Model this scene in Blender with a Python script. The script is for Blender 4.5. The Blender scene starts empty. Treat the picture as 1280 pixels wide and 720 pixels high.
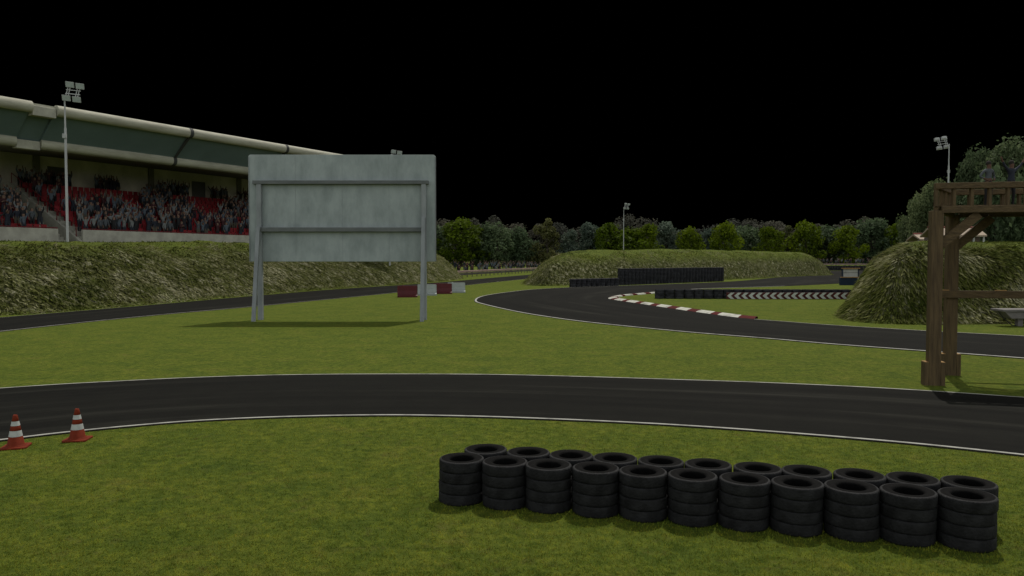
import bpy, math, random
import numpy as np
from mathutils import Vector, Matrix, noise as mnoise
rnd = random.Random(7)
R = math.radians
sc = bpy.context.scene
C = sc.collection

# ------------------------------------------------------------------ camera
F, HZ, CH = 950.0, 326.0, 2.8             # focal length and horizon in 1280x720 photo pixels, eye height in metres
PITCH = math.atan((360.0 - HZ) / F)
cam = bpy.data.cameras.new('camera'); cam.sensor_width = 36.0; cam.lens = F / 1280.0 * 36.0
cam.clip_start = 0.1; cam.clip_end = 6000
cam_o = bpy.data.objects.new('camera', cam); C.objects.link(cam_o)
cam_o.location = (0, 0, CH); cam_o.rotation_euler = (math.pi / 2 - PITCH, 0, 0)
sc.camera = cam_o
# ------------------------------------------------------------------ sky and sun
SUN_EL, SUN_AZ = R(60), math.atan2(0.37, 0.9)
w = bpy.data.worlds.new('World'); sc.world = w; w.use_nodes = True
nt = w.node_tree; N = nt.nodes; L = nt.links
bg = N['Background']
sky = N.new('ShaderNodeTexSky'); sky.sky_type = 'NISHITA'; sky.sun_disc = False
sky.sun_elevation = SUN_EL; sky.sun_rotation = SUN_AZ; sky.dust_density = 3.0; sky.air_density = 1.0; sky.ozone_density = 0.6
tc = N.new('ShaderNodeTexCoord'); sx = N.new('ShaderNodeSeparateXYZ')
L.new(tc.outputs['Generated'], sx.inputs[0])
m1 = N.new('ShaderNodeMath'); m1.operation = 'MULTIPLY_ADD'; m1.inputs[1].default_value = -0.58
L.new(sx.outputs['Y'], m1.inputs[0]); L.new(sx.outputs['Z'], m1.inputs[2])
mr = N.new('ShaderNodeMapRange'); mr.interpolation_type = 'SMOOTHSTEP'
mr.inputs['From Min'].default_value = -0.08; mr.inputs['From Max'].default_value = 0.32
L.new(m1.outputs[0], mr.inputs['Value'])
mx = N.new('ShaderNodeMix'); mx.data_type = 'RGBA'; mx.blend_type = 'MULTIPLY'; mx.inputs['Factor'].default_value = 1.0
hz = N.new('ShaderNodeMix'); hz.data_type = 'RGBA'; hz.inputs['Factor'].default_value = 0.72      # high thin cloud greys the blue
L.new(sky.outputs[0], hz.inputs['A']); hz.inputs['B'].default_value = (3.6, 3.55, 3.2, 1)
L.new(hz.outputs['Result'], mx.inputs['A']); L.new(mr.outputs[0], mx.inputs['B'])
hb = N.new('ShaderNodeMath'); hb.operation = 'MULTIPLY_ADD'; hb.inputs[1].default_value = -1.15; hb.inputs[2].default_value = 1.85   # brighter low in the sky behind the viewer
L.new(sx.outputs['Z'], hb.inputs[0])
mx2 = N.new('ShaderNodeMix'); mx2.data_type = 'RGBA'; mx2.blend_type = 'MULTIPLY'; mx2.inputs['Factor'].default_value = 1.0
L.new(mx.outputs['Result'], mx2.inputs['A']); L.new(hb.outputs[0], mx2.inputs['B'])
L.new(mx2.outputs['Result'], bg.inputs['Color']); bg.inputs['Strength'].default_value = 0.135
sl = bpy.data.lights.new('sun', 'SUN'); sl.energy = 2.2; sl.angle = R(0.5); sl.color = (1.0, 0.95, 0.86)
so = bpy.data.objects.new('sun', sl); C.objects.link(so)
sun_dir = Vector((math.sin(SUN_AZ) * math.cos(SUN_EL), math.cos(SUN_AZ) * math.cos(SUN_EL), math.sin(SUN_EL)))
so.rotation_euler = (-sun_dir).to_track_quat('-Z', 'Y').to_euler(); so.location = (0, 0, 60)
vs = sc.view_settings
vs.view_transform = 'Standard'; vs.look = 'None'; vs.exposure = 0.22; vs.gamma = 1.0; vs.use_curve_mapping = False
sc.render.engine = 'CYCLES'
sc.cycles.max_bounces = 5; sc.cycles.use_denoising = True

# ------------------------------------------------------------------ surveying: where a sight line meets the ground
CP, SP = math.cos(PITCH), math.sin(PITCH)
def ray(px, py):
    a, b = (px - 640) / F, -(py - 360) / F
    return Vector((a, CP + b * SP, -SP + b * CP))
def G(px, py, z=0.0):
    d = ray(px, py); t = (z - CH) / d.z
    return Vector((d.x * t, d.y * t, z))
def V(px, py, Y):
    d = ray(px, py); t = Y / d.y
    return Vector((d.x * t, Y, CH + d.z * t))

# ------------------------------------------------------------------ materials
def mat(name, col, rough=0.85, var=None, scale=4.0, stretch=(1, 1, 1), bump=0.0, bscale=None, spec=0.3, metal=0.0, detail=6.0, contrast=(0.35, 0.65), coord='Object', trans=None):
    m = bpy.data.materials.new(name); m.use_nodes = True
    n = m.node_tree.nodes; l = m.node_tree.links; p = n['Principled BSDF']
    p.inputs['Roughness'].default_value = rough; p.inputs['Metallic'].default_value = metal
    p.inputs['Specular IOR Level'].default_value = spec
    p.inputs['Base Color'].default_value = (*col, 1)
    t = n.new('ShaderNodeTexCoord'); mp = n.new('ShaderNodeMapping'); mp.inputs['Scale'].default_value = stretch
    l.new(t.outputs[coord], mp.inputs['Vector'])
    if var is not None:
        nz = n.new('ShaderNodeTexNoise'); nz.inputs['Scale'].default_value = scale; nz.inputs['Detail'].default_value = detail; nz.inputs['Roughness'].default_value = 0.65
        l.new(mp.outputs[0], nz.inputs['Vector'])
        cr = n.new('ShaderNodeValToRGB'); e = cr.color_ramp.elements
        e[0].position, e[1].position = contrast; e[0].color = (*col, 1); e[1].color = (*var, 1)
        l.new(nz.outputs['Fac'], cr.inputs[0]); l.new(cr.outputs[0], p.inputs['Base Color'])
    if bump:
        nb = n.new('ShaderNodeTexNoise'); nb.inputs['Scale'].default_value = bscale or scale * 4; nb.inputs['Detail'].default_value = 5
        l.new(mp.outputs[0], nb.inputs['Vector'])
        b = n.new('ShaderNodeBump'); b.inputs['Strength'].default_value = bump; b.inputs['Distance'].default_value = 0.05
        l.new(nb.outputs['Fac'], b.inputs['Height']); l.new(b.outputs[0], p.inputs['Normal'])
    return m

def ramp(n, stops):
    cr = n.new('ShaderNodeValToRGB'); e = cr.color_ramp.elements
    while len(e) < len(stops): e.new(0.5)
    for q, (pos, c) in zip(e, stops): q.position = pos; q.color = (*c, 1)
    return cr
def noise(n, l, vec, scale, detail=6, rough=0.6, dist=0.0):
    z = n.new('ShaderNodeTexNoise'); z.inputs['Scale'].default_value = scale; z.inputs['Detail'].default_value = detail
    z.inputs['Roughness'].default_value = rough; z.inputs['Distortion'].default_value = dist; l.new(vec, z.inputs['Vector']); return z
def mixc(n, l, a, b, f, blend='MIX'):
    x = n.new('ShaderNodeMix'); x.data_type = 'RGBA'; x.blend_type = blend
    for s, v in (('A', a), ('B', b), ('Factor', f)):
        if isinstance(v, (int, float)): x.inputs[s].default_value = v
        elif isinstance(v, tuple): x.inputs[s].default_value = (*v, 1)
        else: l.new(v, x.inputs[s])
    return x.outputs['Result']

def grass_colour(n, l, vec):
    base = ramp(n, [(0.28, (0.053, 0.080, 0.013)), (0.46, (0.073, 0.099, 0.014)), (0.58, (0.089, 0.111, 0.016)), (0.76, (0.108, 0.108, 0.025))])
    z1 = noise(n, l, vec, 0.9, 8, 0.72, 0.4); l.new(z1.outputs['Fac'], base.inputs[0])
    fine = ramp(n, [(0.37, (0.46, 0.54, 0.40)), (0.50, (1, 1, 1)), (0.63, (1.65, 1.48, 1.2))])
    z2 = noise(n, l, vec, 6.5, 8, 0.85, 0.4); l.new(z2.outputs['Fac'], fine.inputs[0])
    c = mixc(n, l, base.outputs[0], fine.outputs[0], 0.9, 'MULTIPLY')
    dry = ramp(n, [(0.56, (0, 0, 0)), (0.72, (0.5, 0.5, 0.5))]); z3 = noise(n, l, vec, 3.1, 5, 0.7); l.new(z3.outputs['Fac'], dry.inputs[0])
    return mixc(n, l, c, (0.085, 0.072, 0.026), dry.outputs[0])

def grass_mat(name, blades=False):
    m = bpy.data.materials.new(name); m.use_nodes = True
    n = m.node_tree.nodes; l = m.node_tree.links; p = n['Principled BSDF']
    p.inputs['Roughness'].default_value = 0.95; p.inputs['Specular IOR Level'].default_value = 0.05
    g = n.new('ShaderNodeNewGeometry')
    c = grass_colour(n, l, g.outputs['Position'])
    if blades:
        a = n.new('ShaderNodeAttribute'); a.attribute_name = 'tint'
        c = mixc(n, l, c, a.outputs['Color'], 1.0, 'MULTIPLY')
    else:
        nb = noise(n, l, g.outputs['Position'], 30, 6, 0.75)
        b = n.new('ShaderNodeBump'); b.inputs['Strength'].default_value = 0.75; b.inputs['Distance'].default_value = 0.05
        l.new(nb.outputs['Fac'], b.inputs['Height']); l.new(b.outputs[0], p.inputs['Normal'])
    l.new(c, p.inputs['Base Color'])
    if blades:
        tr = n.new('ShaderNodeBsdfTranslucent'); l.new(c, tr.inputs['Color'])
        ms = n.new('ShaderNodeMixShader'); ms.inputs[0].default_value = 0.35
        l.new(p.outputs[0], ms.inputs[1]); l.new(tr.outputs[0], ms.inputs[2]); l.new(ms.outputs[0], n['Material Output'].inputs[0])
    return m

def hill_mat(name, su, sv, skew, stone=0.5, width=8.0):
    """Grassy crest over a flank of tufts and pale stones that run down the slope; UV = (metres round the foot, metres in from the foot)."""
    m = bpy.data.materials.new(name); m.use_nodes = True
    n = m.node_tree.nodes; l = m.node_tree.links; p = n['Principled BSDF']
    p.inputs['Roughness'].default_value = 0.95; p.inputs['Specular IOR Level'].default_value = 0.08
    uv = n.new('ShaderNodeUVMap'); s = n.new('ShaderNodeSeparateXYZ'); l.new(uv.outputs[0], s.inputs[0])
    sk = n.new('ShaderNodeMath'); sk.operation = 'MULTIPLY_ADD'; sk.inputs[1].default_value = skew
    l.new(s.outputs['Y'], sk.inputs[0]); l.new(s.outputs['X'], sk.inputs[2])
    a = n.new('ShaderNodeMath'); a.operation = 'MULTIPLY'; a.inputs[1].default_value = su; l.new(sk.outputs[0], a.inputs[0])
    b = n.new('ShaderNodeMath'); b.operation = 'MULTIPLY'; b.inputs[1].default_value = sv; l.new(s.outputs['Y'], b.inputs[0])
    cb = n.new('ShaderNodeCombineXYZ'); l.new(a.outputs[0], cb.inputs[0]); l.new(b.outputs[0], cb.inputs[1])
    v = cb.outputs[0]
    z = noise(n, l, v, 1.0, 8, 0.72, 0.35)
    r1 = ramp(n, [(0.34, (0.014, 0.017, 0.005)), (0.45, (0.036, 0.041, 0.010)), (0.51, (0.068, 0.073, 0.020)), (0.575, (0.15, 0.145, 0.085)), (0.66, (0.32, 0.31, 0.23))])
    l.new(z.outputs['Fac'], r1.inputs[0])
    z2 = noise(n, l, v, 0.22, 4, 0.6); r2 = ramp(n, [(0.46 + 0.2 * (stone - 0.3), (0, 0, 0)), (0.66 + 0.2 * (stone - 0.3), (0.75, 0.75, 0.75))]); l.new(z2.outputs['Fac'], r2.inputs[0])
    zz = noise(n, l, v, 2.6, 5, 0.7, 0.3); r3 = ramp(n, [(0.40, (0.045, 0.060, 0.012)), (0.60, (0.105, 0.120, 0.032))]); l.new(zz.outputs['Fac'], r3.inputs[0])
    flank = mixc(n, l, r1.outputs[0], r3.outputs[0], r2.outputs[0])
    g = n.new('ShaderNodeNewGeometry'); gc = grass_colour(n, l, g.outputs['Position'])
    z3 = noise(n, l, v, 0.5, 4, 0.6)
    up = n.new('ShaderNodeMath'); up.operation = 'MULTIPLY_ADD'; up.inputs[1].default_value = width * 0.55
    l.new(z3.outputs['Fac'], up.inputs[0]); l.new(s.outputs['Y'], up.inputs[2])
    tm = n.new('ShaderNodeMapRange'); tm.inputs['From Min'].default_value = width * 0.80; tm.inputs['From Max'].default_value = width * 1.12
    l.new(up.outputs[0], tm.inputs['Value'])
    c = mixc(n, l, flank, gc, tm.outputs[0])
    fm = n.new('ShaderNodeMapRange'); fm.inputs['From Min'].default_value = 0.0; fm.inputs['From Max'].default_value = 0.5
    fm.inputs['To Min'].default_value = 1; fm.inputs['To Max'].default_value = 0
    up2 = n.new('ShaderNodeMath'); up2.operation = 'MULTIPLY_ADD'; up2.inputs[1].default_value = -1.6; l.new(z.outputs['Fac'], up2.inputs[0]); l.new(s.outputs['Y'], up2.inputs[2])
    up3 = n.new('ShaderNodeMath'); up3.operation = 'ADD'; up3.inputs[1].default_value = 0.8; l.new(up2.outputs[0], up3.inputs[0]); l.new(up3.outputs[0], fm.inputs['Value'])
    c = mixc(n, l, c, gc, fm.outputs[0])
    l.new(c, p.inputs['Base Color'])
    bp = n.new('ShaderNodeBump'); bp.inputs['Strength'].default_value = 0.9; bp.inputs['Distance'].default_value = 0.35
    l.new(z.outputs['Fac'], bp.inputs['Height']); l.new(bp.outputs[0], p.inputs['Normal'])
    return m

def road_mat(name):
    m = bpy.data.materials.new(name); m.use_nodes = True
    n = m.node_tree.nodes; l = m.node_tree.links; p = n['Principled BSDF']
    p.inputs['Roughness'].default_value = 0.85; p.inputs['Specular IOR Level'].default_value = 0.06
    uv = n.new('ShaderNodeUVMap'); mp = n.new('ShaderNodeMapping'); mp.inputs['Scale'].default_value = (7.0, 0.05, 1); l.new(uv.outputs[0], mp.inputs[0])
    z = noise(n, l, mp.outputs[0], 1.0, 5, 0.6); r = ramp(n, [(0.3, (0.0030, 0.0031, 0.0024)), (0.55, (0.0068, 0.0068, 0.0053)), (0.70, (0.0185, 0.0184, 0.0150))]); l.new(z.outputs['Fac'], r.inputs[0])
    g = n.new('ShaderNodeNewGeometry'); z2 = noise(n, l, g.outputs['Position'], 1.3, 7, 0.7); r2 = ramp(n, [(0.3, (0.8, 0.8, 0.8)), (0.7, (1.2, 1.2, 1.17))]); l.new(z2.outputs['Fac'], r2.inputs[0])
    c = mixc(n, l, r.outputs[0], r2.outputs[0], 1.0, 'MULTIPLY')
    z4 = noise(n, l, g.outputs['Position'], 60, 3, 0.7); r4 = ramp(n, [(0.35, (0.7, 0.7, 0.7)), (0.7, (1.3, 1.3, 1.3))]); l.new(z4.outputs['Fac'], r4.inputs[0])
    c = mixc(n, l, c, r4.outputs[0], 0.8, 'MULTIPLY')
    l.new(c, p.inputs['Base Color'])
    b = n.new('ShaderNodeBump'); b.inputs['Strength'].default_value = 0.3; b.inputs['Distance'].default_value = 0.01; l.new(z4.outputs['Fac'], b.inputs['Height']); l.new(b.outputs[0], p.inputs['Normal'])
    return m

def leaf_mat(name, a, b, tr=0.35):
    m = bpy.data.materials.new(name); m.use_nodes = True
    n = m.node_tree.nodes; l = m.node_tree.links; p = n['Principled BSDF']
    p.inputs['Roughness'].default_value = 0.8; p.inputs['Specular IOR Level'].default_value = 0.12
    at = n.new('ShaderNodeAttribute'); at.attribute_name = 'tint'
    r = ramp(n, [(0.0, a), (1.0, b)]); l.new(at.outputs['Fac'], r.inputs[0])
    oi = n.new('ShaderNodeObjectInfo'); r2 = ramp(n, [(0, (0.75, 0.8, 0.8)), (1, (1.25, 1.2, 1.1))]); l.new(oi.outputs['Random'], r2.inputs[0])
    c = mixc(n, l, r.outputs[0], r2.outputs[0], 1.0, 'MULTIPLY')
    l.new(c, p.inputs['Base Color'])
    t = n.new('ShaderNodeBsdfTranslucent'); l.new(c, t.inputs['Color'])
    s = n.new('ShaderNodeMixShader'); s.inputs[0].default_value = tr; l.new(p.outputs[0], s.inputs[1]); l.new(t.outputs[0], s.inputs[2]); l.new(s.outputs[0], n['Material Output'].inputs[0])
    return m

M = {}
M['grass'] = grass_mat('grass'); M['blades'] = grass_mat('grass_blades', True)
M['road'] = road_mat('asphalt')
M['road_side'] = mat('road_side', (0.012, 0.011, 0.008), 0.95, (0.03, 0.026, 0.018), 3)
M['line'] = mat('line_paint', (0.32, 0.32, 0.285), 0.8, (0.13, 0.13, 0.115), 2.5, contrast=(0.45, 0.72))
M['kerb_white'] = mat('kerb_white', (0.44, 0.44, 0.385), 0.75, (0.17, 0.17, 0.145), 2.2, contrast=(0.46, 0.66))
M['kerb_red'] = mat('kerb_red', (0.085, 0.009, 0.009), 0.8, (0.055, 0.008, 0.008), 1.5, spec=0.08)
M['tyre'] = mat('tyre_rubber', (0.0060, 0.0060, 0.0062), 0.8, (0.0190, 0.0192, 0.0200), 7, bump=0.35, bscale=40, spec=0.18)
M['sidewall'] = mat('tyre_sidewall', (0.0022, 0.0022, 0.0022), 0.85, (0.0048, 0.0047, 0.0045), 14, bump=0.2, bscale=50, spec=0.06)
M['tyre_far'] = mat('old_tyre_rubber', (0.012, 0.012, 0.0135), 0.8, (0.042, 0.042, 0.048), 2.2, bump=0.3, bscale=12, spec=0.15)
M['wood'] = mat('wood', (0.118, 0.080, 0.037), 0.8, (0.060, 0.040, 0.019), 3.0, (6, 6, 0.5), 0.5, 8)
M['wood_h'] = mat('wood_beam', (0.118, 0.080, 0.037), 0.8, (0.062, 0.041, 0.019), 3.0, (0.6, 7, 7), 0.5, 8)
M['wood_cut'] = mat('cut_timber', (0.34, 0.20, 0.07), 0.8, (0.25, 0.14, 0.05), 8)
M['concrete'] = mat('concrete', (0.42, 0.41, 0.34), 0.9, (0.29, 0.28, 0.235), 1.2, bump=0.25, bscale=8, detail=9)
M['wall'] = mat('stained_wall', (0.70, 0.66, 0.56), 0.9, (0.42, 0.395, 0.34), 0.35, (1, 1, 0.7), 0.2, 6, detail=9)
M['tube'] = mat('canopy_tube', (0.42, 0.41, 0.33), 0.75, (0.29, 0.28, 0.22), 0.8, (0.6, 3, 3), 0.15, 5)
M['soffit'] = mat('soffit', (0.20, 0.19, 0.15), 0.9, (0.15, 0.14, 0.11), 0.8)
M['fascia'] = mat('teal_fascia', (0.125, 0.175, 0.18), 0.45, (0.10, 0.142, 0.146), 0.3, spec=0.35)
M['dark'] = mat('dark_joint', (0.035, 0.037, 0.035), 0.8, (0.05, 0.05, 0.046), 4)
M['seat'] = mat('red_seat', (0.23, 0.008, 0.013), 0.6, (0.14, 0.006, 0.010), 2.0)
M['rail_red'] = mat('red_rail', (0.16, 0.010, 0.012), 0.5, (0.10, 0.008, 0.01), 3)
M['door'] = mat('dark_door', (0.10, 0.10, 0.092), 0.7, (0.07, 0.07, 0.066), 1.0)
M['board'] = mat('galvanised_sheet', (0.31, 0.35, 0.35), 0.62, (0.215, 0.25, 0.25), 1.6, (1, 1, 0.45), 0.08, 6, contrast=(0.38, 0.66), metal=0.0, detail=10)
M['steel'] = mat('grey_steel', (0.24, 0.26, 0.27), 0.55, (0.17, 0.185, 0.195), 2.0, (1, 1, 0.4), spec=0.4)
M['steel_dark'] = mat('dark_steel', (0.13, 0.14, 0.14), 0.6, (0.09, 0.10, 0.10), 3.0, (0.4, 1, 1))
M['mast'] = mat('mast_metal', (0.42, 0.43, 0.43), 0.5, (0.32, 0.33, 0.33), 2.0, (1, 1, 0.2), spec=0.4)
M['lamp'] = mat('lamp_housing', (0.40, 0.41, 0.40), 0.5, (0.28, 0.29, 0.29), 6.0)
M['glass'] = mat('lamp_glass', (0.42, 0.47, 0.48), 0.25, (0.33, 0.37, 0.38), 5.0, spec=0.5)
M['cone'] = mat('cone_orange', (0.165, 0.025, 0.010), 0.7, (0.11, 0.017, 0.007), 9, contrast=(0.4, 0.75), spec=0.1)
M['band'] = mat('cone_white', (0.42, 0.44, 0.42), 0.5, (0.30, 0.31, 0.30), 12, contrast=(0.45, 0.75))
M['plastic_red'] = mat('barrier_red', (0.085, 0.006, 0.008), 0.5, (0.06, 0.005, 0.007), 2.0)
M['plastic_white'] = mat('barrier_white', (0.34, 0.375, 0.36), 0.5, (0.26, 0.29, 0.275), 2.0)
M['chev_red'] = mat('chevron_red', (0.085, 0.016, 0.014), 0.6, (0.05, 0.011, 0.010), 2.0)
M['chev_white'] = mat('chevron_white', (0.55, 0.58, 0.54), 0.6, (0.42, 0.44, 0.41), 3.0)
M['rail_pink'] = mat('faded_rail', (0.32, 0.22, 0.19), 0.6, (0.22, 0.16, 0.14), 0.7)
M['rail_dark'] = mat('dark_rail_beam', (0.10, 0.085, 0.085), 0.6, (0.07, 0.06, 0.06), 0.8)  # the lower beam and posts' own dark colour
M['blue'] = mat('navy_panel', (0.012, 0.026, 0.055), 0.5, (0.008, 0.018, 0.040), 2.0)
M['pale'] = mat('pale_panel', (0.46, 0.47, 0.45), 0.6, (0.34, 0.35, 0.34), 2.0)
M['roof'] = mat('sheet_roof', (0.36, 0.29, 0.22), 0.8, (0.26, 0.20, 0.15), 0.8, (4, 0.5, 1))
M['ridge'] = mat('ridge_tile', (0.20, 0.05, 0.04), 0.8, (0.14, 0.04, 0.03), 2)
M['shed'] = mat('shed_wall', (0.13, 0.10, 0.08), 0.9, (0.09, 0.07, 0.055), 1.5)
M['table'] = mat('table_top', (0.17, 0.155, 0.15), 0.6, (0.12, 0.11, 0.105), 4.0)
M['bark'] = mat('bark', (0.055, 0.045, 0.035), 0.95, (0.03, 0.026, 0.02), 2, (3, 3, 0.5), 0.4, 6)

# ------------------------------------------------------------------ mesh builder
class MB:
    def __init__(s): s.v = []; s.f = []; s.mi = []; s.sm = []
    def add(s, vs, fs, mi=0, smooth=False):
        o = len(s.v); s.v += [tuple(v) for v in vs]
        for f in fs: s.f.append([i + o for i in f]); s.mi.append(mi); s.sm.append(smooth)
        return s
    def box(s, x0, x1, y0, y1, z0, z1, mi=0, rot=None, org=None):
        vs = [Vector((x, y, z)) for z in (z0, z1) for y in (y0, y1) for x in (x0, x1)]
        if rot is not None: vs = [rot @ v + (org or Vector()) for v in vs]
        return s.add(vs, [(0, 2, 3, 1), (4, 5, 7, 6), (0, 1, 5, 4), (2, 6, 7, 3), (0, 4, 6, 2), (1, 3, 7, 5)], mi)
    def beam(s, a, b, wx, wy, mi=0, up=Vector((0, 0, 1))):
        a, b = Vector(a), Vector(b); d = (b - a).normalized()
        if abs(d.dot(up)) > 0.98: up = Vector((0, 1, 0))
        u = d.cross(up).normalized(); v = u.cross(d).normalized()
        vs = []
        for p in (a, b):
            for q, r in ((-1, -1), (1, -1), (1, 1), (-1, 1)): vs.append(p + u * (q * wx / 2) + v * (r * wy / 2))
        return s.add(vs, [(3, 2, 1, 0), (4, 5, 6, 7), (0, 1, 5, 4), (1, 2, 6, 5), (2, 3, 7, 6), (3, 0, 4, 7)], mi)
    def tube(s, pts, rad, n=8, mi=0, caps=True):
        pts = [Vector(p) for p in pts]; rad = rad if isinstance(rad, (list, tuple)) else [rad] * len(pts)
        vs = []; fs = []
        for i, p in enumerate(pts):
            d = (pts[min(i + 1, len(pts) - 1)] - pts[max(i - 1, 0)]).normalized()
            up = Vector((0, 0, 1)) if abs(d.z) < 0.95 else Vector((0, 1, 0))
            u = d.cross(up).normalized(); v = u.cross(d)
            for k in range(n):
                t = 2 * math.pi * k / n; vs.append(p + (u * math.cos(t) + v * math.sin(t)) * rad[i])
        for i in range(len(pts) - 1):
            for k in range(n): fs.append((i * n + k, i * n + (k + 1) % n, (i + 1) * n + (k + 1) % n, (i + 1) * n + k))
        s.add(vs, fs, mi, True)
        if caps: s.add(vs[:n], [tuple(range(n))], mi); s.add(vs[-n:], [tuple(reversed(range(n)))], mi)
        return s
    def lathe(s, prof, n=32, mi=0, closed=False, smooth=True, off=(0, 0, 0)):
        vs = []; fs = []; k = len(prof)
        for i in range(n):
            t = 2 * math.pi * i / n
            for r, z in prof: vs.append((r * math.cos(t) + off[0], r * math.sin(t) + off[1], z + off[2]))
        for i in range(n):
            j = (i + 1) % n
            for q in range(k if closed else k - 1):
                q2 = (q + 1) % k; fs.append((i * k + q, j * k + q, j * k + q2, i * k + q2))
        return s.add(vs, fs, mi, smooth)
    def prism(s, poly, axis, a, b, mi=0):
        """extrude a polygon of (u,v) along x ('x': u=y,v=z) or y ('y': u=x,v=z)"""
        n = len(poly)
        def P(u, v, t): return (t, u, v) if axis == 'x' else (u, t, v)
        vs = [P(u, v, a) for u, v in poly] + [P(u, v, b) for u, v in poly]
        fs = [tuple(reversed(range(n))), tuple(range(n, 2 * n))] + [(i, (i + 1) % n, n + (i + 1) % n, n + i) for i in range(n)]
        return s.add(vs, fs, mi)
    def mesh(s, name, mats):
        me = bpy.data.meshes.new(name); me.from_pydata(s.v, [], s.f)
        for m in (mats if isinstance(mats, (list, tuple)) else [mats]): me.materials.append(m)
        me.polygons.foreach_set('material_index', s.mi); me.polygons.foreach_set('use_smooth', s.sm); me.update()
        return me
    def build(s, name, mats, parent=None, bevel=0.0, loc=None):
        o = bpy.data.objects.new(name, s.mesh(name, mats)); C.objects.link(o)
        if parent: o.parent = parent
        if loc is not None: o.location = loc
        if bevel:
            b = o.modifiers.new('bevel', 'BEVEL'); b.width = bevel; b.segments = 2; b.limit_method = 'ANGLE'
        return o
def fixn(o):
    import bmesh
    bm = bmesh.new(); bm.from_mesh(o.data); bmesh.ops.recalc_face_normals(bm, faces=bm.faces); bm.to_mesh(o.data); bm.free(); return o
def tag(o, label=None, cat=None, group=None, kind=None):
    if label: o['label'] = label
    if cat: o['category'] = cat
    if group: o['group'] = group
    if kind: o['kind'] = kind
    return o
def empty(name, loc, rz=0):
    o = bpy.data.objects.new(name, None); C.objects.link(o); o.location = loc; o.rotation_euler = (0, 0, rz); o.empty_display_size = 0.2; return o
def copy_tree(o, parent=None, kids=None):
    c = o.copy(); C.objects.link(c)
    if parent: c.parent = parent
    for ch in [x for x in o.children]: copy_tree(ch, c)
    return c
ORD = ['zeroth', 'first', 'second', 'third', 'fourth', 'fifth', 'sixth', 'seventh', 'eighth', 'ninth', 'tenth', 'eleventh', 'twelfth', 'thirteenth', 'fourteenth', 'fifteenth', 'sixteenth', 'seventeenth', 'eighteenth', 'nineteenth', 'twentieth']
def nth(i):
    if i < len(ORD): return ORD[i]
    return '%d%s' % (i, {1: 'st', 2: 'nd', 3: 'rd'}.get(i % 10 if i % 100 not in (11, 12, 13) else 0, 'th'))

# ------------------------------------------------------------------ ground
g = MB(); S = 2500.0; xs = [-S, -300, -100, -40, -12, 12, 40, 100, 300, S]; ys = [-300, -20, 3, 15, 40, 100, 250, 600, 1200, 3000]
g.add([(x, y, 0) for y in ys for x in xs], [(j * 10 + i, j * 10 + i + 1, (j + 1) * 10 + i + 1, (j + 1) * 10 + i) for j in range(9) for i in range(9)])
tag(g.build('ground', M['grass']), kind='structure')

# ------------------------------------------------------------------ roads
def spline(p, n):
    p = [Vector(q) for q in p]; q = [p[0] * 2 - p[1]] + p + [p[-1] * 2 - p[-2]]; out = []
    for i in range(1, len(q) - 2):
        for k in range(n):
            t = k / n; a, b, c, d = q[i - 1], q[i], q[i + 1], q[i + 2]
            out.append(0.5 * ((2 * b) + (c - a) * t + (2 * a - 5 * b + 4 * c - d) * t * t + (3 * b - a - 3 * c + d) * t ** 3))
    out.append(q[-2]); return out
RZ = 0.022
def road(name, pairs, n=10, ext0=0, ext1=0, cells=8):
    A = [G(*a) for a, b in pairs]; B = [G(*b) for a, b in pairs]
    for e, at0 in ((ext0, True), (ext1, False)):
        if e:
            for Lst in (A, B):
                p, q = (Lst[0], Lst[1]) if at0 else (Lst[-1], Lst[-2]); d = (p - q).normalized() * e
                k = max(1, round(e / max((p - q).length, 2.0)))
                for j in range(1, k + 1):
                    if at0: Lst.insert(0, p + d * (j / k))
                    else: Lst.append(p + d * (j / k))
    ln = min(len(A), len(B)); A, B = spline(A, n), spline(B, n)
    mb = MB(); k = cells + 1; vs = []; uv = []; acc = 0
    for i, (a, b) in enumerate(zip(A, B)):
        if i: acc += ((a + b) / 2 - (A[i - 1] + B[i - 1]) / 2).length
        for j in range(k):
            t = j / cells; p = a.lerp(b, t); camber = 0.015 * math.sin(math.pi * t)
            vs.append((p.x, p.y, RZ + camber)); uv.append((t, acc))
    fs = [(i * k + j, i * k + j + 1, (i + 1) * k + j + 1, (i + 1) * k + j) for i in range(len(A) - 1) for j in range(cells)]
    mb.add(vs, fs, 0, True)
    nb = len(vs)
    for E in (A, B):
        o = len(mb.v); vs2 = []
        for p in E: vs2 += [(p.x, p.y, RZ), (p.x, p.y, -0.05)]
        mb.add(vs2, [(2 * i, 2 * i + 1, 2 * i + 3, 2 * i + 2) for i in range(len(E) - 1)], 1)
        uv += [(0, 0)] * len(vs2)
    o = fixn(mb.build(name, [M['road'], M['road_side']]))
    ul = o.data.uv_layers.new(name='UVMap')
    for lp in o.data.loops: ul.data[lp.index].uv = uv[lp.vertex_index]
    tag(o, kind='structure'); return A, B
def edge_line(name, E, other, width, inset, m, z=0.004, i0=0, i1=None):
    mb = MB(); vs = []; E2 = list(zip(E, other))[i0:i1]
    for e, o in E2:
        d = (o - e); d.z = 0; d.normalize(); a = e + d * inset; b = e + d * (inset + width)
        vs += [(a.x, a.y, RZ + z), (b.x, b.y, RZ + z + 0.003)]
    mb.add(vs, [(2 * i, 2 * i + 1, 2 * i + 3, 2 * i + 2) for i in range(len(E2) - 1)])
    return tag(fixn(mb.build(name, m)), kind='structure')

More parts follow.
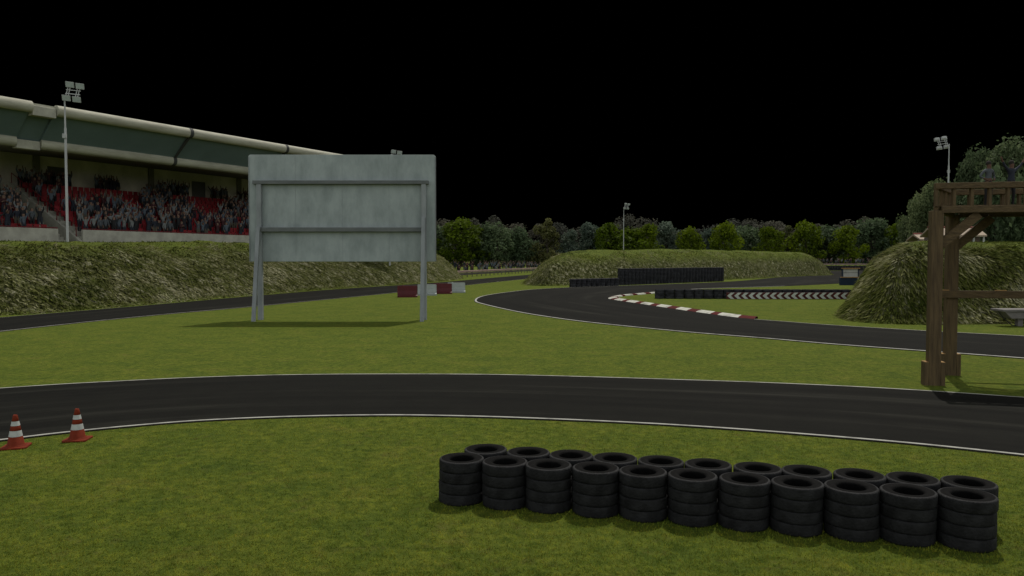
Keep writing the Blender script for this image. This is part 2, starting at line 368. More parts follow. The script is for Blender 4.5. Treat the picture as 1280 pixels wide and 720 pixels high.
near_pairs = [((0, 486), (0, 552.5)), ((75, 481), (80, 543)), ((150, 477), (160, 535)), ((230, 473), (240, 528.5)), ((320, 470), (330, 524)), ((400, 468.6), (420, 521.6)), ((470, 468.2), (500, 521)),
              ((560, 468.3), (580, 522.3)), ((640, 469.2), (660, 524.8)), ((750, 472), (780, 530)), ((850, 475.2), (890, 536.5)), ((960, 479), (1010, 545.5)), ((1080, 484.5), (1130, 555.8)), ((1180, 490.5), (1230, 566)), ((1280, 497.5), (1330, 577))]
NA, NB = road('road', near_pairs, 8, 14, 12)
edge_line('road_line', NA, NB, 0.10, 0.02, M['line']); edge_line('road_line', NB, NA, 0.07, 0.02, M['line'])
hp = [((1400, 459), (1400, 429)), ((1280, 449), (1280, 420.5)), ((1160, 440), (1160, 414)), ((1040, 431), (1045, 407)), ((960, 424), (985, 402.5)), ((850, 415), (930, 398)), ((740, 404), (880, 391.5)), ((680, 396), (835, 385)),
      ((640, 389), (795, 379)), ((605, 381), (769, 375)), ((593, 376.5), (762, 373)), ((600, 371), (770, 370.3)), ((625, 366.5), (790, 368.3)), ((665, 362), (817, 366)), ((712, 359.5), (845, 363.5)), ((770, 357.5), (880, 361)),
      ((905, 352.5), (960, 358.5)), ((960, 348), (1010, 356.5)), ((985, 345), (1050, 354.5)), ((1000, 339.5), (1080, 353.3)), ((1085, 338), (1120, 352)), ((1160, 337), (1180, 350))]
HA, HB = road('road', [((1650, 479), (1650, 445))] + hp + [((1250, 336), (1250, 348.5))], 8)
edge_line('road_line', HA, HB, 0.14, 0.03, M['line'], 0.004, 0, 17 * 8); edge_line('road_line', HB, HA, 0.14, 0.03, M['line'], 0.004, 0, 6 * 8 - 1)
lp = [((0, 397.3), (0, 415)), ((100, 389), (100, 404)), ((200, 380.6), (200, 394)), ((310, 370.8), (310, 384.2)), ((420, 361.8), (420, 373.5)), ((500, 356.5), (500, 365.5)), ((560, 352.3), (575, 357.5)), ((620, 347), (635, 351)), ((670, 343), (690, 345.8)), ((720, 339.6), (745, 341.4))]
LA, LB = road('road', lp, 8, 25, 10)
edge_line('road_line', LA, LB, 0.12, 0.03, M['line']); edge_line('road_line', LB, LA, 0.14, 0.03, M['line'])

# kerbs: blocks of alternate colour along the inside of the hairpin
def kerb(name, E, other, i0, i1, width, blk):
    mb = MB(); pts = []; acc = 0; last = None
    for i in range(i0, i1 + 1):
        e, o = E[i], other[i]; d = (e - o); d.z = 0; d.normalize(); pts.append((e, d))
    # resample by length
    P = [pts[0]]; 
    for (a, da), (b, db) in zip(pts, pts[1:]):
        n = max(1, int((b - a).length / 0.25))
        for k in range(1, n + 1): P.append((a.lerp(b, k / n), da.lerp(db, k / n)))
    acc = blk * 1.001
    for (a, da), (b, db) in zip(P, P[1:]):
        mi = int(acc % (blk * 1.55) > blk) ^ 0; acc += (b - a).length
        q = []
        for p, d in ((a, da), (b, db)):
            for t, z in ((-0.12, RZ + 0.003), (0.05, RZ + 0.05), (width * 0.7, RZ + 0.10), (width, RZ + 0.07), (width + 0.05, -0.02)):
                r = p + d * t; q.append((r.x, r.y, z))
        mb.add(q, [(i, i + 1, i + 6, i + 5) for i in range(4)], mi)
    return tag(fixn(mb.build(name, [M['kerb_white'], M['kerb_red']])), kind='structure')
kerb('kerb', HB, HA, 6 * 8 - 2, 14 * 8, 0.62, 1.7)
edge_line('road_line', HB, HA, 0.22, 0.0, M['line'], 0.004, 16 * 8 - 4, 18 * 8 - 4)

# ------------------------------------------------------------------ grassy mounds
def chaikin(P, k=2):
    for _ in range(k):
        Q = []
        for i in range(len(P)):
            a, b = P[i], P[(i + 1) % len(P)]
            Q += [(a[0] * .75 + b[0] * .25, a[1] * .75 + b[1] * .25), (a[0] * .25 + b[0] * .75, a[1] * .25 + b[1] * .75)]
        P = Q
    return P
def hill(name, poly, H, W, res, m, rough=0.25, smooth=2, power=2.0, flare=None):
    P = np.array(chaikin(poly, smooth)); Q = np.roll(P, -1, 0)
    x0, y0 = P.min(0) - 1.5; x1, y1 = P.max(0) + 1.5
    nx, ny = int((x1 - x0) / res) + 1, int((y1 - y0) / res) + 1
    X, Y = np.meshgrid(np.linspace(x0, x1, nx), np.linspace(y0, y1, ny)); p = np.stack([X.ravel(), Y.ravel()], 1)
    best = np.full(len(p), 1e9); arc = np.zeros(len(p)); ins = np.zeros(len(p), bool); acc = 0
    for a, b in zip(P, Q):
        d = b - a; Ls = np.hypot(*d); t = np.clip(((p - a) @ d) / (Ls * Ls), 0, 1); dist = np.hypot(*(p - a - t[:, None] * d).T)
        k = dist < best; best[k] = dist[k]; arc[k] = acc + t[k] * Ls; acc += Ls
        if a[1] != b[1]:
            c = ((a[1] > p[:, 1]) != (b[1] > p[:, 1])) & (p[:, 0] < (b[0] - a[0]) * (p[:, 1] - a[1]) / (b[1] - a[1]) + a[0]); ins ^= c
    sd = np.where(ins, best, -best)
    Wv = np.array([(W(q[0], q[1]) if callable(W) else W) + 0.9 * mnoise.noise((q[0] * 0.13, q[1] * 0.13, 3.1)) for q in p])
    Wv = Wv * (1 + .16 * np.array([mnoise.noise((q * .38, 1.7, W if not callable(W) else 2.2)) for q in arc]))
    t = np.clip(sd / Wv, 0, 1); prof = (1 - (1 - t) ** power) * (1 if flare is None else 0.45 + 0.55 * np.clip(t / flare, 0, 1))
    Hv = np.array([H(q[0], q[1]) for q in p]) if callable(H) else np.full(len(p), H)
    nz = np.array([mnoise.fractal((q[0] * 0.22, q[1] * 0.22, 7.7), 0.9, 2.1, 5) for q in p])
    z = Hv * prof + rough * nz * np.clip(t * 2.5, 0, 1) * np.where(t >= 1, 0.35, 1.0)
    z = np.where(sd > 0, np.maximum(z, 0.002 + sd * 0.05), sd * 0.35)
    idx = {}; vs = []; uv = []
    keep = sd > -1.2
    fs = []
    def vid(i):
        if i not in idx:
            idx[i] = len(vs); vs.append((p[i, 0], p[i, 1], z[i])); uv.append((arc[i], max(sd[i], 0) + max(z[i], 0)))
        return idx[i]
    for j in range(ny - 1):
        for i in range(nx - 1):
            q = (j * nx + i, j * nx + i + 1, (j + 1) * nx + i + 1, (j + 1) * nx + i)
            if all(keep[k] for k in q): fs.append([vid(k) for k in q])
    mb = MB(); mb.add(vs, fs, 0, True); o = mb.build(name, m)
    ul = o.data.uv_layers.new(name='UVMap'); lv = np.zeros(len(o.data.loops), int); o.data.loops.foreach_get('vertex_index', lv)
    ul.data.foreach_set('uv', np.array(uv)[lv].ravel())
    return tag(o, kind='structure')
def gp(px, py): q = G(px, py); return (q.x, q.y)
left_poly = [(-38, 31), gp(0, 395.5), gp(100, 387.5), gp(200, 379.3), gp(310, 369.6), gp(420, 360.8), gp(500, 355.7), gp(545, 352.6), gp(582, 348.3), (-10, 135), (-40, 150), (-85, 120), (-95, 50), (-80, 28)]
hill_left = hill('hill', left_poly, lambda x, y: min(3.90 + max(y - 45, 0) * 0.0225, 4.45), 6.4, 0.55, hill_mat('rocky_bank', 1.7, 0.95, 0.75, 0.5, 11.0), 0.30)
mid_poly = [gp(652, 357.5), gp(705, 357.3), gp(770, 354.5), gp(905, 349.8), gp(962, 347.3), gp(996, 345.4), (66, 150), (60, 168), (12, 150), (2.2, 112)]
hill_mid = hill('hill', mid_poly, lambda x, y: 3.9 + 0.65 * min(max((x - 4) / 18, 0), 1), 8.5, 0.7, hill_mat('mid_bank', 2.0, 1.3, -0.3, 0.45, 8.5), 0.22, 2, 2.7)
right_poly = [gp(1048, 389), gp(1050, 399), gp(1090, 404.5), gp(1150, 406), gp(1280, 404.5), (32, 33.8), (60, 36), (75, 45), (75, 90), (42, 90), (31.6, 70), (26.9, 60), (20.5, 46)]
hill_right = hill('hill', right_poly, lambda x, y: 3.6 + min(max((y - 38) / 32, 0), 1) * .85, lambda x, y: 3.9 + 2.4 * min(max((x - 18.5) / 6, 0), 1), 0.4, hill_mat('right_bank', 3.8, 1.25, 0.12, 0.6, 9.5), 0.4, 2, 2.8, 0.4)
def tall_grass(hill_o, n, size, seed, straw, drape):
    rg = np.random.default_rng(seed); me0 = hill_o.data; k = len(me0.polygons)
    ce = np.zeros(k * 3); me0.polygons.foreach_get('center', ce); ce = ce.reshape(-1, 3); no = np.zeros(k * 3); me0.polygons.foreach_get('normal', no); no = no.reshape(-1, 3); ar = np.zeros(k); me0.polygons.foreach_get('area', ar)
    no *= np.sign(no[:, 2:3] + 1e-9)
    vis = (no * (np.array([0, 0, CH]) - ce)).sum(1) > 0; flank = no[:, 2] < .96; seen = np.abs(ce[:, 0]) < .72 * ce[:, 1] + 2
    wgt = ar * vis * seen * np.where(flank, 1.0, .25) / np.maximum(ce[:, 1], 20); wgt /= wgt.sum()
    i = rg.choice(k, n, p=wgt); nn = no[i]
    lv = np.zeros(len(me0.loops), int); me0.loops.foreach_get('vertex_index', lv); co = np.zeros(len(me0.vertices) * 3); me0.vertices.foreach_get('co', co); co = co.reshape(-1, 3); qv = co[lv.reshape(-1, 4)][i]
    a_, b_ = rg.uniform(0, 1, (n, 1)), rg.uniform(0, 1, (n, 1)); c = (qv[:, 0] * (1 - a_) + qv[:, 1] * a_) * (1 - b_) + (qv[:, 3] * (1 - a_) + qv[:, 2] * a_) * b_
    down = np.stack([nn[:, 0] * nn[:, 2], nn[:, 1] * nn[:, 2], -(nn[:, 0] ** 2 + nn[:, 1] ** 2)], 1); down /= np.linalg.norm(down, axis=1)[:, None] + 1e-6; s_ = size * rg.uniform(.5, 1.4, n) * np.where(flank[i], 1, .6)
    tip = c + (nn * .22 + down * drape + np.array([0, 0, .25 - drape * .15]) + rg.normal(size=(n, 3)) * .22) * s_[:, None]
    a = rg.uniform(0, 6.28, n); side = np.stack([np.cos(a), np.sin(a), np.zeros(n)], 1) * (s_ * rg.uniform(.12, .3, n))[:, None]
    q = np.stack([c - side - nn * .015, c + side - nn * .015, tip], 1).reshape(-1, 3)
    me = bpy.data.meshes.new('tall_grass'); me.vertices.add(3 * n); me.vertices.foreach_set('co', q.ravel()); me.loops.add(3 * n); me.loops.foreach_set('vertex_index', np.arange(3 * n)); me.polygons.add(n)
    me.polygons.foreach_set('loop_start', np.arange(0, 3 * n, 3)); me.polygons.foreach_set('loop_total', np.full(n, 3)); me.update(); me.validate()
    patch = np.array([mnoise.noise((p[0] * .45, p[1] * .45, p[2] * .8)) for p in c]) * .5 + .5
    tv = np.clip(rg.uniform(0, 1, n) * .55 + (patch - .5) * 1.3 + straw, 0, 1) * np.where(flank[i], 1, .45)
    at = me.color_attributes.new('tint', 'FLOAT_COLOR', 'POINT'); at.data.foreach_set('color', np.repeat(np.stack([tv, tv, tv, np.ones(n)], 1), 3, 0).ravel().astype(np.float32))
    me.materials.append(M['tuft']); o = bpy.data.objects.new('tall_grass', me); C.objects.link(o); return tag(o, kind='stuff')
def tuft_mat():
    m = bpy.data.materials.new('tuft'); m.use_nodes = True; n = m.node_tree.nodes; l = m.node_tree.links; p = n['Principled BSDF']; p.inputs['Roughness'].default_value = .95; p.inputs['Specular IOR Level'].default_value = .04
    a = n.new('ShaderNodeAttribute'); a.attribute_name = 'tint'; r = ramp(n, [(0, (0.030, 0.044, 0.009)), (.32, (0.082, 0.100, 0.018)), (.57, (0.14, 0.148, 0.042)), (.8, (0.25, 0.245, 0.125)), (1, (0.37, 0.36, 0.23))]); l.new(a.outputs['Fac'], r.inputs[0]); l.new(r.outputs[0], p.inputs['Base Color'])
    t = n.new('ShaderNodeBsdfTranslucent'); l.new(r.outputs[0], t.inputs['Color']); x = n.new('ShaderNodeMixShader'); x.inputs[0].default_value = .3; l.new(p.outputs[0], x.inputs[1]); l.new(t.outputs[0], x.inputs[2]); l.new(x.outputs[0], n['Material Output'].inputs[0]); return m
M['tuft'] = tuft_mat()
tall_grass(hill_left, 60000, .30, 21, .32, .7); tall_grass(hill_mid, 34000, .30, 22, .19, .6); tall_grass(hill_right, 60000, .26, 23, .25, 1.0)
# low grass banks the far crowds stand on
hill('hill', [gp(560, 346.5), gp(600, 342.5), gp(660, 337.9), gp(700, 336.2), (22, 290), (-22, 290), (-30, 180)], 0.9, 5, 1.5, M['grass'], 0.05)
hill('hill', [(66, 221), (130, 221), (130, 240), (66, 240)], 1.7, 4, 1.2, M['grass'], 0.05)

# ------------------------------------------------------------------ grandstand
GS = empty('grandstand', (-35, 62, 4.2), math.atan2(0.861, 0.508))
tag(GS, 'long concrete grandstand on the bank with teal canopy, pale tubes and red seats', 'grandstand')
X0, X1 = -17.0, 41.0
def P_(mb, name, m, bevel=0.0): return fixn(mb.build(name, m, GS, bevel))
P_(MB().box(0.0, 27.6, -0.12, 0.12, -1.5, 1.13), 'parapet', M['concrete'], 0.02)
P_(MB().box(27.9, X1, -0.12, 0.12, -1.5, 1.13), 'parapet', M['concrete'], 0.02)
P_(MB().box(X0, -1.95, -0.12, 0.12, -1.5, 1.13), 'parapet', M['concrete'], 0.02)
ROWS = 10
for a, b in ((X0, -1.95), (0.0, X1)):
    prof = [(0.15, -1.5), (0.15, 0.55)]
    for k in range(ROWS): prof += [(1.0 + k, 0.6 + 0.45 * k - (0.05 if k == 0 else 0)), (1.0 + k, 0.6 + 0.45 * (k + 1))]
    prof = [(0.15, -1.5), (0.15, 0.6)]
    for k in range(1, ROWS + 1): prof += [(0.15 + k, 0.6 + 0.45 * (k - 1)), (0.15 + k, 0.6 + 0.45 * k)]
    prof += [(12.5, 0.6 + 0.45 * ROWS), (12.5, -1.5)]
    P_(MB().prism(prof, 'x', a + 0.02, b), 'terrace', M['concrete'])
# sloping stair wall at the open end of the main bay, stair flight behind it
P_(MB().prism([(0.0, -1.5), (0.0, 0.25), (0.5, 0.55), (10.6, 5.55), (12.4, 5.55), (12.4, -1.5)], 'x', -0.28, 0.0), 'stair_wall', M['concrete'], 0.02)
st = MB()
for k in range(20): st.box(-1.9, -0.3, 0.3 + k * 0.6, 0.9 + k * 0.6, -1.5, -0.2 + k * 0.26)
P_(st, 'stair', M['concrete'])
rl = MB(); 
for k in range(8): rl.beam((-0.14, 0.6 + k * 1.4, 0.6 + k * 0.69), (-0.14, 0.6 + k * 1.4, 1.5 + k * 0.69), 0.05, 0.05)
rl.tube([(-0.14, 0.6, 1.5), (-0.14, 10.4, 6.33)], 0.035); P_(rl, 'stair_rail', M['rail_red'])
fr = MB(); fr.tube([(0.0, 0.0, 1.20), (27.6, 0, 1.20)], 0.04); fr.tube([(X0, 0.0, 1.20), (-1.95, 0, 1.20)], 0.04); fr.tube([(27.9, 0.0, 1.20), (X1, 0, 1.20)], 0.04)
for x in [0.05, 27.55, 27.95, -2.0] + [i * 2.0 + 1 for i in range(13)]: fr.box(x - .03, x + .03, -.03, .03, 1.1, 1.2)
P_(fr, 'front_rail', M['rail_red'])
P_(MB().box(27.62, 27.88, -0.05, 0.05, -1.0, 1.1), 'gate', M['rail_red'])
P_(MB().box(X0, X1, 12.5, 12.9, -1.5, 8.5), 'back_wall', M['wall'])
P_(MB().box(X1, X1 + 0.4, 0, 12.9, -1.5, 8.2), 'end_wall', M['wall'])
for x in (-8.0, 3.0, 14.6, 26.0, 34.0): P_(MB().box(x - .28, x + .28, 12.25, 12.5, 5.05, 8.4), 'pilaster', M['soffit'])
for x in (4.9, 20.5, 31.0): P_(MB().box(x - .85, x + .85, 12.42, 12.5, 5.1, 7.5), 'door', M['door'])
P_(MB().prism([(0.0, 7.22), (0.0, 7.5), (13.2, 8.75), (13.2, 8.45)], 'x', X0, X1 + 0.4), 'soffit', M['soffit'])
P_(MB().prism([(-2.4, 10.1), (-2.4, 10.25), (5, 11.0), (13.3, 10.2), (13.3, 8.8), (13.1, 8.8), (13.1, 10.0), (5, 10.8)], 'x', X0, X1 + 0.4), 'roof', M['tube'])
for a, b in ((X0, -5.0), (-3.2, 8.32), (8.48, 19.42), (19.58, 30.5), (30.66, X1)):
    P_(MB().tube([(a, -2.4, 9.95), (b, -2.4, 9.95)], 0.42, 20), 'canopy_tube', M['tube'])
    P_(MB().tube([(a, 0, 7.65), (b, 0, 7.65)], 0.41, 20), 'canopy_tube', M['tube'])
    P_(MB().prism([(-2.35, 9.8), (-2.2, 9.85), (0.12, 7.75), (-0.02, 7.7)], 'x', a, b), 'fascia', M['fascia'])
for x in (8.4, 19.5, 30.58):
    j = MB(); j.tube([(x - .16, -2.4, 9.95), (x + .16, -2.4, 9.95)], 0.445, 20); j.tube([(x - .16, 0, 7.65), (x + .16, 0, 7.65)], 0.435, 20); j.beam((x, -2.36, 9.6), (x, -0.12, 7.8), 0.2, 0.16)
    P_(j, 'joint', M['dark'])
P_(MB().box(-4.95, -3.25, -2.55, -1.9, 9.35, 10.08), 'connector', M['concrete'], 0.04); P_(MB().box(-4.95, -3.25, -0.22, 0.45, 7.12, 7.80), 'connector', M['concrete'], 0.04)
P_(MB().prism([(-2.0, 9.8), (-1.85, 9.8), (0.3, 7.75), (0.15, 7.7)], 'x', -5.0, -3.2), 'fascia', M['fascia'])

# people: one skinned body per pose and clothing
def person_mesh(name, arms, shirt, trousers, skin, hair, sub=0, lean=0.0):
    J = {'pelvis': ((0, 0, .96), .125), 'waist': ((0, 0.0, 1.12), .12), 'chest': ((0, 0, 1.34), .145), 'neck': ((0, 0.0, 1.49), .055), 'head': ((0, -.015, 1.60), .088), 'crown': ((0, -.01, 1.70), .078)}
    E = [('pelvis', 'waist'), ('waist', 'chest'), ('chest', 'neck'), ('neck', 'head'), ('head', 'crown')]
    for s, sd in ((-1, 'l'), (1, 'r')):
        J['hip' + sd] = ((s * .10, 0, .88), .088); J['knee' + sd] = ((s * .115, -.02, .49), .060); J['ankle' + sd] = ((s * .12, .02, .09), .043); J['toe' + sd] = ((s * .135, -.13, .035), .035)
        E += [('pelvis', 'hip' + sd), ('hip' + sd, 'knee' + sd), ('knee' + sd, 'ankle' + sd), ('ankle' + sd, 'toe' + sd)]
        up = {'up': 'up', 'down': 'down', 'hips': 'hips', 'one': 'up' if s > 0 else 'down', 'fold': 'fold', 'vee': 'vee'}[arms]
        el, ha, tip = {'up': ((.27, -.05, 1.66), (.22, -.06, 1.93), (.21, -.06, 2.03)), 'vee': ((.40, -.03, 1.58), (.56, -.05, 1.80), (.60, -.05, 1.89)), 'down': ((.26, .02, 1.13), (.27, -.06, .89), (.27, -.09, .80)),
                       'hips': ((.36, .06, 1.18), (.19, -.09, 1.04), (.14, -.13, 1.02)), 'fold': ((.28, -.08, 1.16), (.10, -.22, 1.26), (.02, -.23, 1.28))}[up]
        J['sho' + sd] = ((s * .185, 0, 1.42), .062); J['elb' + sd] = ((s * el[0], el[1], el[2]), .044); J['wri' + sd] = ((s * ha[0], ha[1], ha[2]), .032); J['tip' + sd] = ((s * tip[0], tip[1], tip[2]), .030)
        E += [('chest', 'sho' + sd), ('sho' + sd, 'elb' + sd), ('elb' + sd, 'wri' + sd), ('wri' + sd, 'tip' + sd)]
    keys = list(J); me = bpy.data.meshes.new(name); me.from_pydata([J[k][0] for k in keys], [(keys.index(a), keys.index(b)) for a, b in E], [])
    o = bpy.data.objects.new(name, me); C.objects.link(o)
    sk = o.modifiers.new('skin', 'SKIN'); sk.use_smooth_shade = True
    for i, k in enumerate(keys): me.skin_vertices[0].data[i].radius = (J[k][1], J[k][1] * (0.78 if k in ('pelvis', 'waist', 'chest') else 1)); me.skin_vertices[0].data[i].use_root = (k == 'pelvis')
    if sub: ss = o.modifiers.new('sub', 'SUBSURF'); ss.levels = sub; ss.render_levels = sub
    dg = bpy.context.evaluated_depsgraph_get(); out = bpy.data.meshes.new_from_object(o.evaluated_get(dg)); out.name = name
    bpy.data.objects.remove(o); bpy.data.meshes.remove(me)
    for m in (shirt, trousers, skin, hair): out.materials.append(m)
    arm = [Vector(J['wri' + s][0]) for s in 'lr'] + [Vector(J['tip' + s][0]) for s in 'lr']
    for p in out.polygons:
        c = p.center; mi = 0
        if c.z < 1.0 and abs(c.x) < 0.24: mi = 1
        if c.z < .06: mi = 3
        if c.z > 1.48 and abs(c.x) < .125: mi = 3 if (c.z > 1.675 or (c.y > .02 and c.z > 1.55)) else 2
        if min((c - a).length for a in arm) < .13: mi = 2
        p.material_index = mi
    return out
def flat(name, c): return mat(name, c, 0.85, tuple(x * 0.75 for x in c), 6)
skin_m = flat('skin', (0.17, 0.105, 0.075)); skin_d = flat('skin_deep', (0.11, 0.06, 0.04)); hair_m = flat('hair', (0.018, 0.014, 0.011)); jeans = flat('dark_trousers', (0.022, 0.026, 0.036)); black = flat('black_trousers', (0.014, 0.014, 0.015)); khaki = flat('khaki_trousers', (0.085, 0.075, 0.055))
shirts = {'pale grey': (0.17, 0.18, 0.18), 'black': (0.018, 0.018, 0.02), 'navy': (0.018, 0.022, 0.034), 'light blue': (0.085, 0.105, 0.13), 'maroon': (0.050, 0.016, 0.018), 'slate': (0.075, 0.085, 0.095)}
shirt_m = {k: flat(k.replace(' ', '_') + '_cloth', v) for k, v in shirts.items()}
POSE_TXT = {'up': 'both arms raised', 'vee': 'arms spread high', 'one': 'one arm raised', 'down': 'arms down', 'fold': 'arms folded', 'hips': 'hands on hips'}
VAR = []
for i, (col, pose, tr, sk) in enumerate([('pale grey', 'up', jeans, skin_m), ('black', 'vee', black, skin_m), ('navy', 'up', jeans, skin_d), ('light blue', 'one', jeans, skin_m), ('maroon', 'up', black, skin_m), ('slate', 'down', black, skin_m), ('pale grey', 'one', black, skin_d),
                                         ('black', 'up', jeans, skin_m), ('slate', 'vee', khaki, skin_m), ('navy', 'down', khaki, skin_m), ('light blue', 'up', black, skin_d), ('maroon', 'fold', jeans, skin_m)]):
    VAR.append((person_mesh('person', pose, shirt_m[col], tr, sk, hair_m), col, POSE_TXT[pose]))
def put_person(var, loc, rz, label, group, scale=1.0):
    o = bpy.data.objects.new('person', var[0]); C.objects.link(o); o.location = loc; o.rotation_euler = (0, 0, rz); o.scale = (scale,) * 3
    return tag(o, label, 'person', group)
gm = Matrix.Translation(GS.location) @ Matrix.Rotation(GS.rotation_euler.z, 4, 'Z')
def proj(p):
    d = p - Vector((0, 0, CH)); z = d.y * CP - d.z * SP; yv = d.y * SP + d.z * CP
    return 640 + F * d.x / z, 360 - F * yv / z
def seat_mb(mb, x, y, z):
    mb.box(x - .22, x + .22, y + .10, y + .50, z + .38, z + .44); mb.box(x - .22, x + .22, y + .46, y + .52, z + .44, z + .86); mb.box(x - .04, x + .04, y + .3, y + .42, z, z + .38); return mb
seat_me = seat_mb(MB(), 0, 0, 0).mesh('seat', M['seat'])
seats = []; people = []
for k in range(ROWS):
    y = 0.15 + k; z = 0.6 + 0.45 * k
    for blk, a, b in (('main bay', 0.3, 31.0), ('near bay', -9.0, -2.2)):
        n = int((b - a) / 0.55)
        for i in range(n):
            x = a + 0.28 + i * 0.55; px, py = proj(gm @ Vector((x, y + .3, z + 0.5)))
            if px < -25 or px > 322: continue
            seats.append((x, y, z, px, k, blk))
            if blk == 'near bay': pr = 0.62 if k < 6 else 0.4
            elif k <= 2: pr = 0.62
            elif k <= 4: pr = 0.52 if (px < 128 or 140 < px < 236 or px > 262) else 0.25
            elif k <= 6: pr = 0.55 if (104 < px < 150 or 168 < px < 236 or px > 270 or px < 70) else 0.04
            elif k <= 8: pr = 0.5 if (40 < px < 75 or 172 < px < 210 or px > 290) else 0.03
            else: pr = 0.0
            if rnd.random() < pr: people.append((x + rnd.uniform(-.12, .12), y + .15 + rnd.uniform(-.06, .06), z, px, k, blk))
    # standing along the top walkway in clumps
for a, b, n in ((22, 88, 13), (118, 150, 8), (196, 236, 10), (264, 284, 6), (300, 318, 4)):
    for i in range(n):
        px = a + (b - a) * (i + rnd.uniform(0.2, 0.8)) / n; yy = 11.0 + rnd.uniform(-.5, .7); d = ray(px, 240)
        # intersect the vertical sight plane with the walkway line
        nrm = Vector((d.y, -d.x, 0)); p0 = gm @ Vector((0, yy, 5.1)); p1 = gm @ Vector((1, yy, 5.1)); t = -(p0.dot(nrm)) / ((p1 - p0).dot(nrm))
        people.append((t, yy, 5.1, px, 10, 'walkway'))
rowcount = {}
for x, y, z, px, k, blk in sorted(people, key=lambda q: (q[5], q[4], q[3])):
    v = rnd.choice(VAR); key = (blk, k); rowcount[key] = rowcount.get(key, 0) + 1
    where = 'top walkway' if blk == 'walkway' else '%s row, %s' % (nth(k + 1), blk)
    put_person(v, gm @ Vector((x, y, z)), GS.rotation_euler.z + rnd.uniform(-.4, .4), 'spectator in %s top, %s, %s from left, %s' % (v[1], v[2], nth(rowcount[key]), where), 'spectators in the grandstand', rnd.uniform(.92, 1.06))
occ = [(p[0], p[4]) for p in people]
seats.sort(key=lambda s: (any(abs(s[0] - q[0]) < .3 and s[4] == q[1] for q in occ) * 2 + (any(abs(s[0] - q[0]) < .35 and s[4] - 1 == q[1] for q in occ)), abs(s[3] - 130)))
for x, y, z, px, k, blk in seats[:100]:
    o = bpy.data.objects.new('seat', seat_me); C.objects.link(o); o.parent = GS; o.location = (x, y, z)
rest = MB()
for x, y, z, px, k, blk in seats[100:]: seat_mb(rest, x, y, z)
tag(rest.build('seat_rows', M['seat'], GS), kind='stuff')

# ------------------------------------------------------------------ billboard seen from behind
BB = empty('billboard', (V(429, 360, 36.0).x, 36.0, 0)); tag(BB, 'large grey metal billboard seen from behind on four steel legs', 'billboard')
bx = lambda px, Y=36.0: V(px, 300, Y).x - BB.location.x
bz = lambda py, Y=36.0: V(429, py, Y).z
b = MB(); x0, x1, zt, zb = bx(312, 36.2), bx(545, 36.2), bz(193.5, 36.2), bz(327, 36.2)
b.prism([(x0, zb), (x1, zb), (x1, zt - .08), (x1 - .1, zt), (x0 + .06, zt), (x0, zt - .05)], 'y', 0.16, 0.36); fixn(b.build('panel', M['board'], BB, 0.015))
fm = MB()
for xx in (x0 + .001, x1 - .03): fm.box(xx, xx + .03, .13, .38, zb + .02, zt - .1)
for q in (0.25, 0.5, 0.75): fm.box(x0 + (x1 - x0) * q - .004, x0 + (x1 - x0) * q + .004, .155, .162, zb + .02, zt - .03)
fm.build('edge_trim', M['steel'], BB)
for py, a, c, h in ((228, 317, 536, .17), (287, 324, 532, .20)):
    fixn(MB().box(bx(a), bx(c), -0.10, 0.155, bz(py) - h / 2, bz(py) + h / 2).build('cross_beam', M['steel_dark'], BB, 0.012))
for px in (324.5, 530):
    fixn(MB().box(bx(px) - .11, bx(px) + .11, -0.08, 0.15, -0.3, bz(228) - .086).build('leg', M['steel'], BB, 0.01))
    zt2 = bz(283 if px < 400 else 272)
    fixn(MB().beam((bx(px), -1.0, -0.1), (bx(px) + 0.0, -0.17, zt2), 0.18, 0.13).build('leg', M['steel'], BB, 0.01))

# ------------------------------------------------------------------ tyres
def tyre_mesh(name, D, H, m, n=40):
    r = D / 2; h = H
    prof = [(r * .53, h * .25), (r * .56, h * .08), (r * .66, h * .0), (r * .90, h * .005), (r * .965, h * .03), (r * .99, h * .08), (r * 1.0, h * .18), (r * 1.0, h * .82), (r * .99, h * .92), (r * .965, h * .97), (r * .90, h * .995), (r * .80, h * .985), (r * .78, h * 1.0), (r * .66, h * 1.0), (r * .56, h * .92), (r * .53, h * .75), (r * .57, h * .5)]
    mb = MB(); mb.lathe(prof, n, closed=True)
    k = len(prof); mb.mi = [1 if (i % k) in (0, 1, 2, 3, 10, 11, 12, 13, 14, 15, 16) else 0 for i in range(len(mb.f))]; me = mb.mesh(name, m); return me
import bmesh
def fixmesh(me):
    bm = bmesh.new(); bm.from_mesh(me); bmesh.ops.recalc_face_normals(bm, faces=bm.faces); bm.to_mesh(me); bm.free(); return me
TD, TH = 0.525, 0.125
tyre = fixmesh(tyre_mesh('tyre', TD, TH, [M['tyre'], M['sidewall']]))
fl = G(577, 633.5); frt = G(1206.5, 692.5)
rowdir = (frt - fl).normalized(); perp = Vector((-rowdir.y, rowdir.x, 0))
fl = fl * (1 + TD / 2 / fl.y); frt = frt * (1 + TD / 2 / frt.y)
LAYER = ['bottom', 'second from bottom', 'third from bottom', 'topmost']
for row, nm in ((0, 'front'), (1, 'rear')):
    for i in range(11):
        p = fl.lerp(frt, i / 10)
        if row: p = p + rowdir * 0.15 + perp * 0.488
        jx, jy = rnd.uniform(-.008, .008), rnd.uniform(-.008, .008)
        for k in range(4):
            o = bpy.data.objects.new('tyre', tyre); C.objects.link(o)
            o.location = (p.x + jx + rnd.uniform(-.006, .006), p.y + jy + rnd.uniform(-.006, .006), k * (TH - 0.001)); o.rotation_euler = (rnd.uniform(-.006, .006), rnd.uniform(-.006, .006), rnd.uniform(0, 6))
            tag(o, 'black tyre, %s, in the %s stack from left, %s row' % (LAYER[k], nth(i + 1), nm), 'tyre', 'tyres stacked on the near grass')
T2D, T2H = 0.73, 0.175
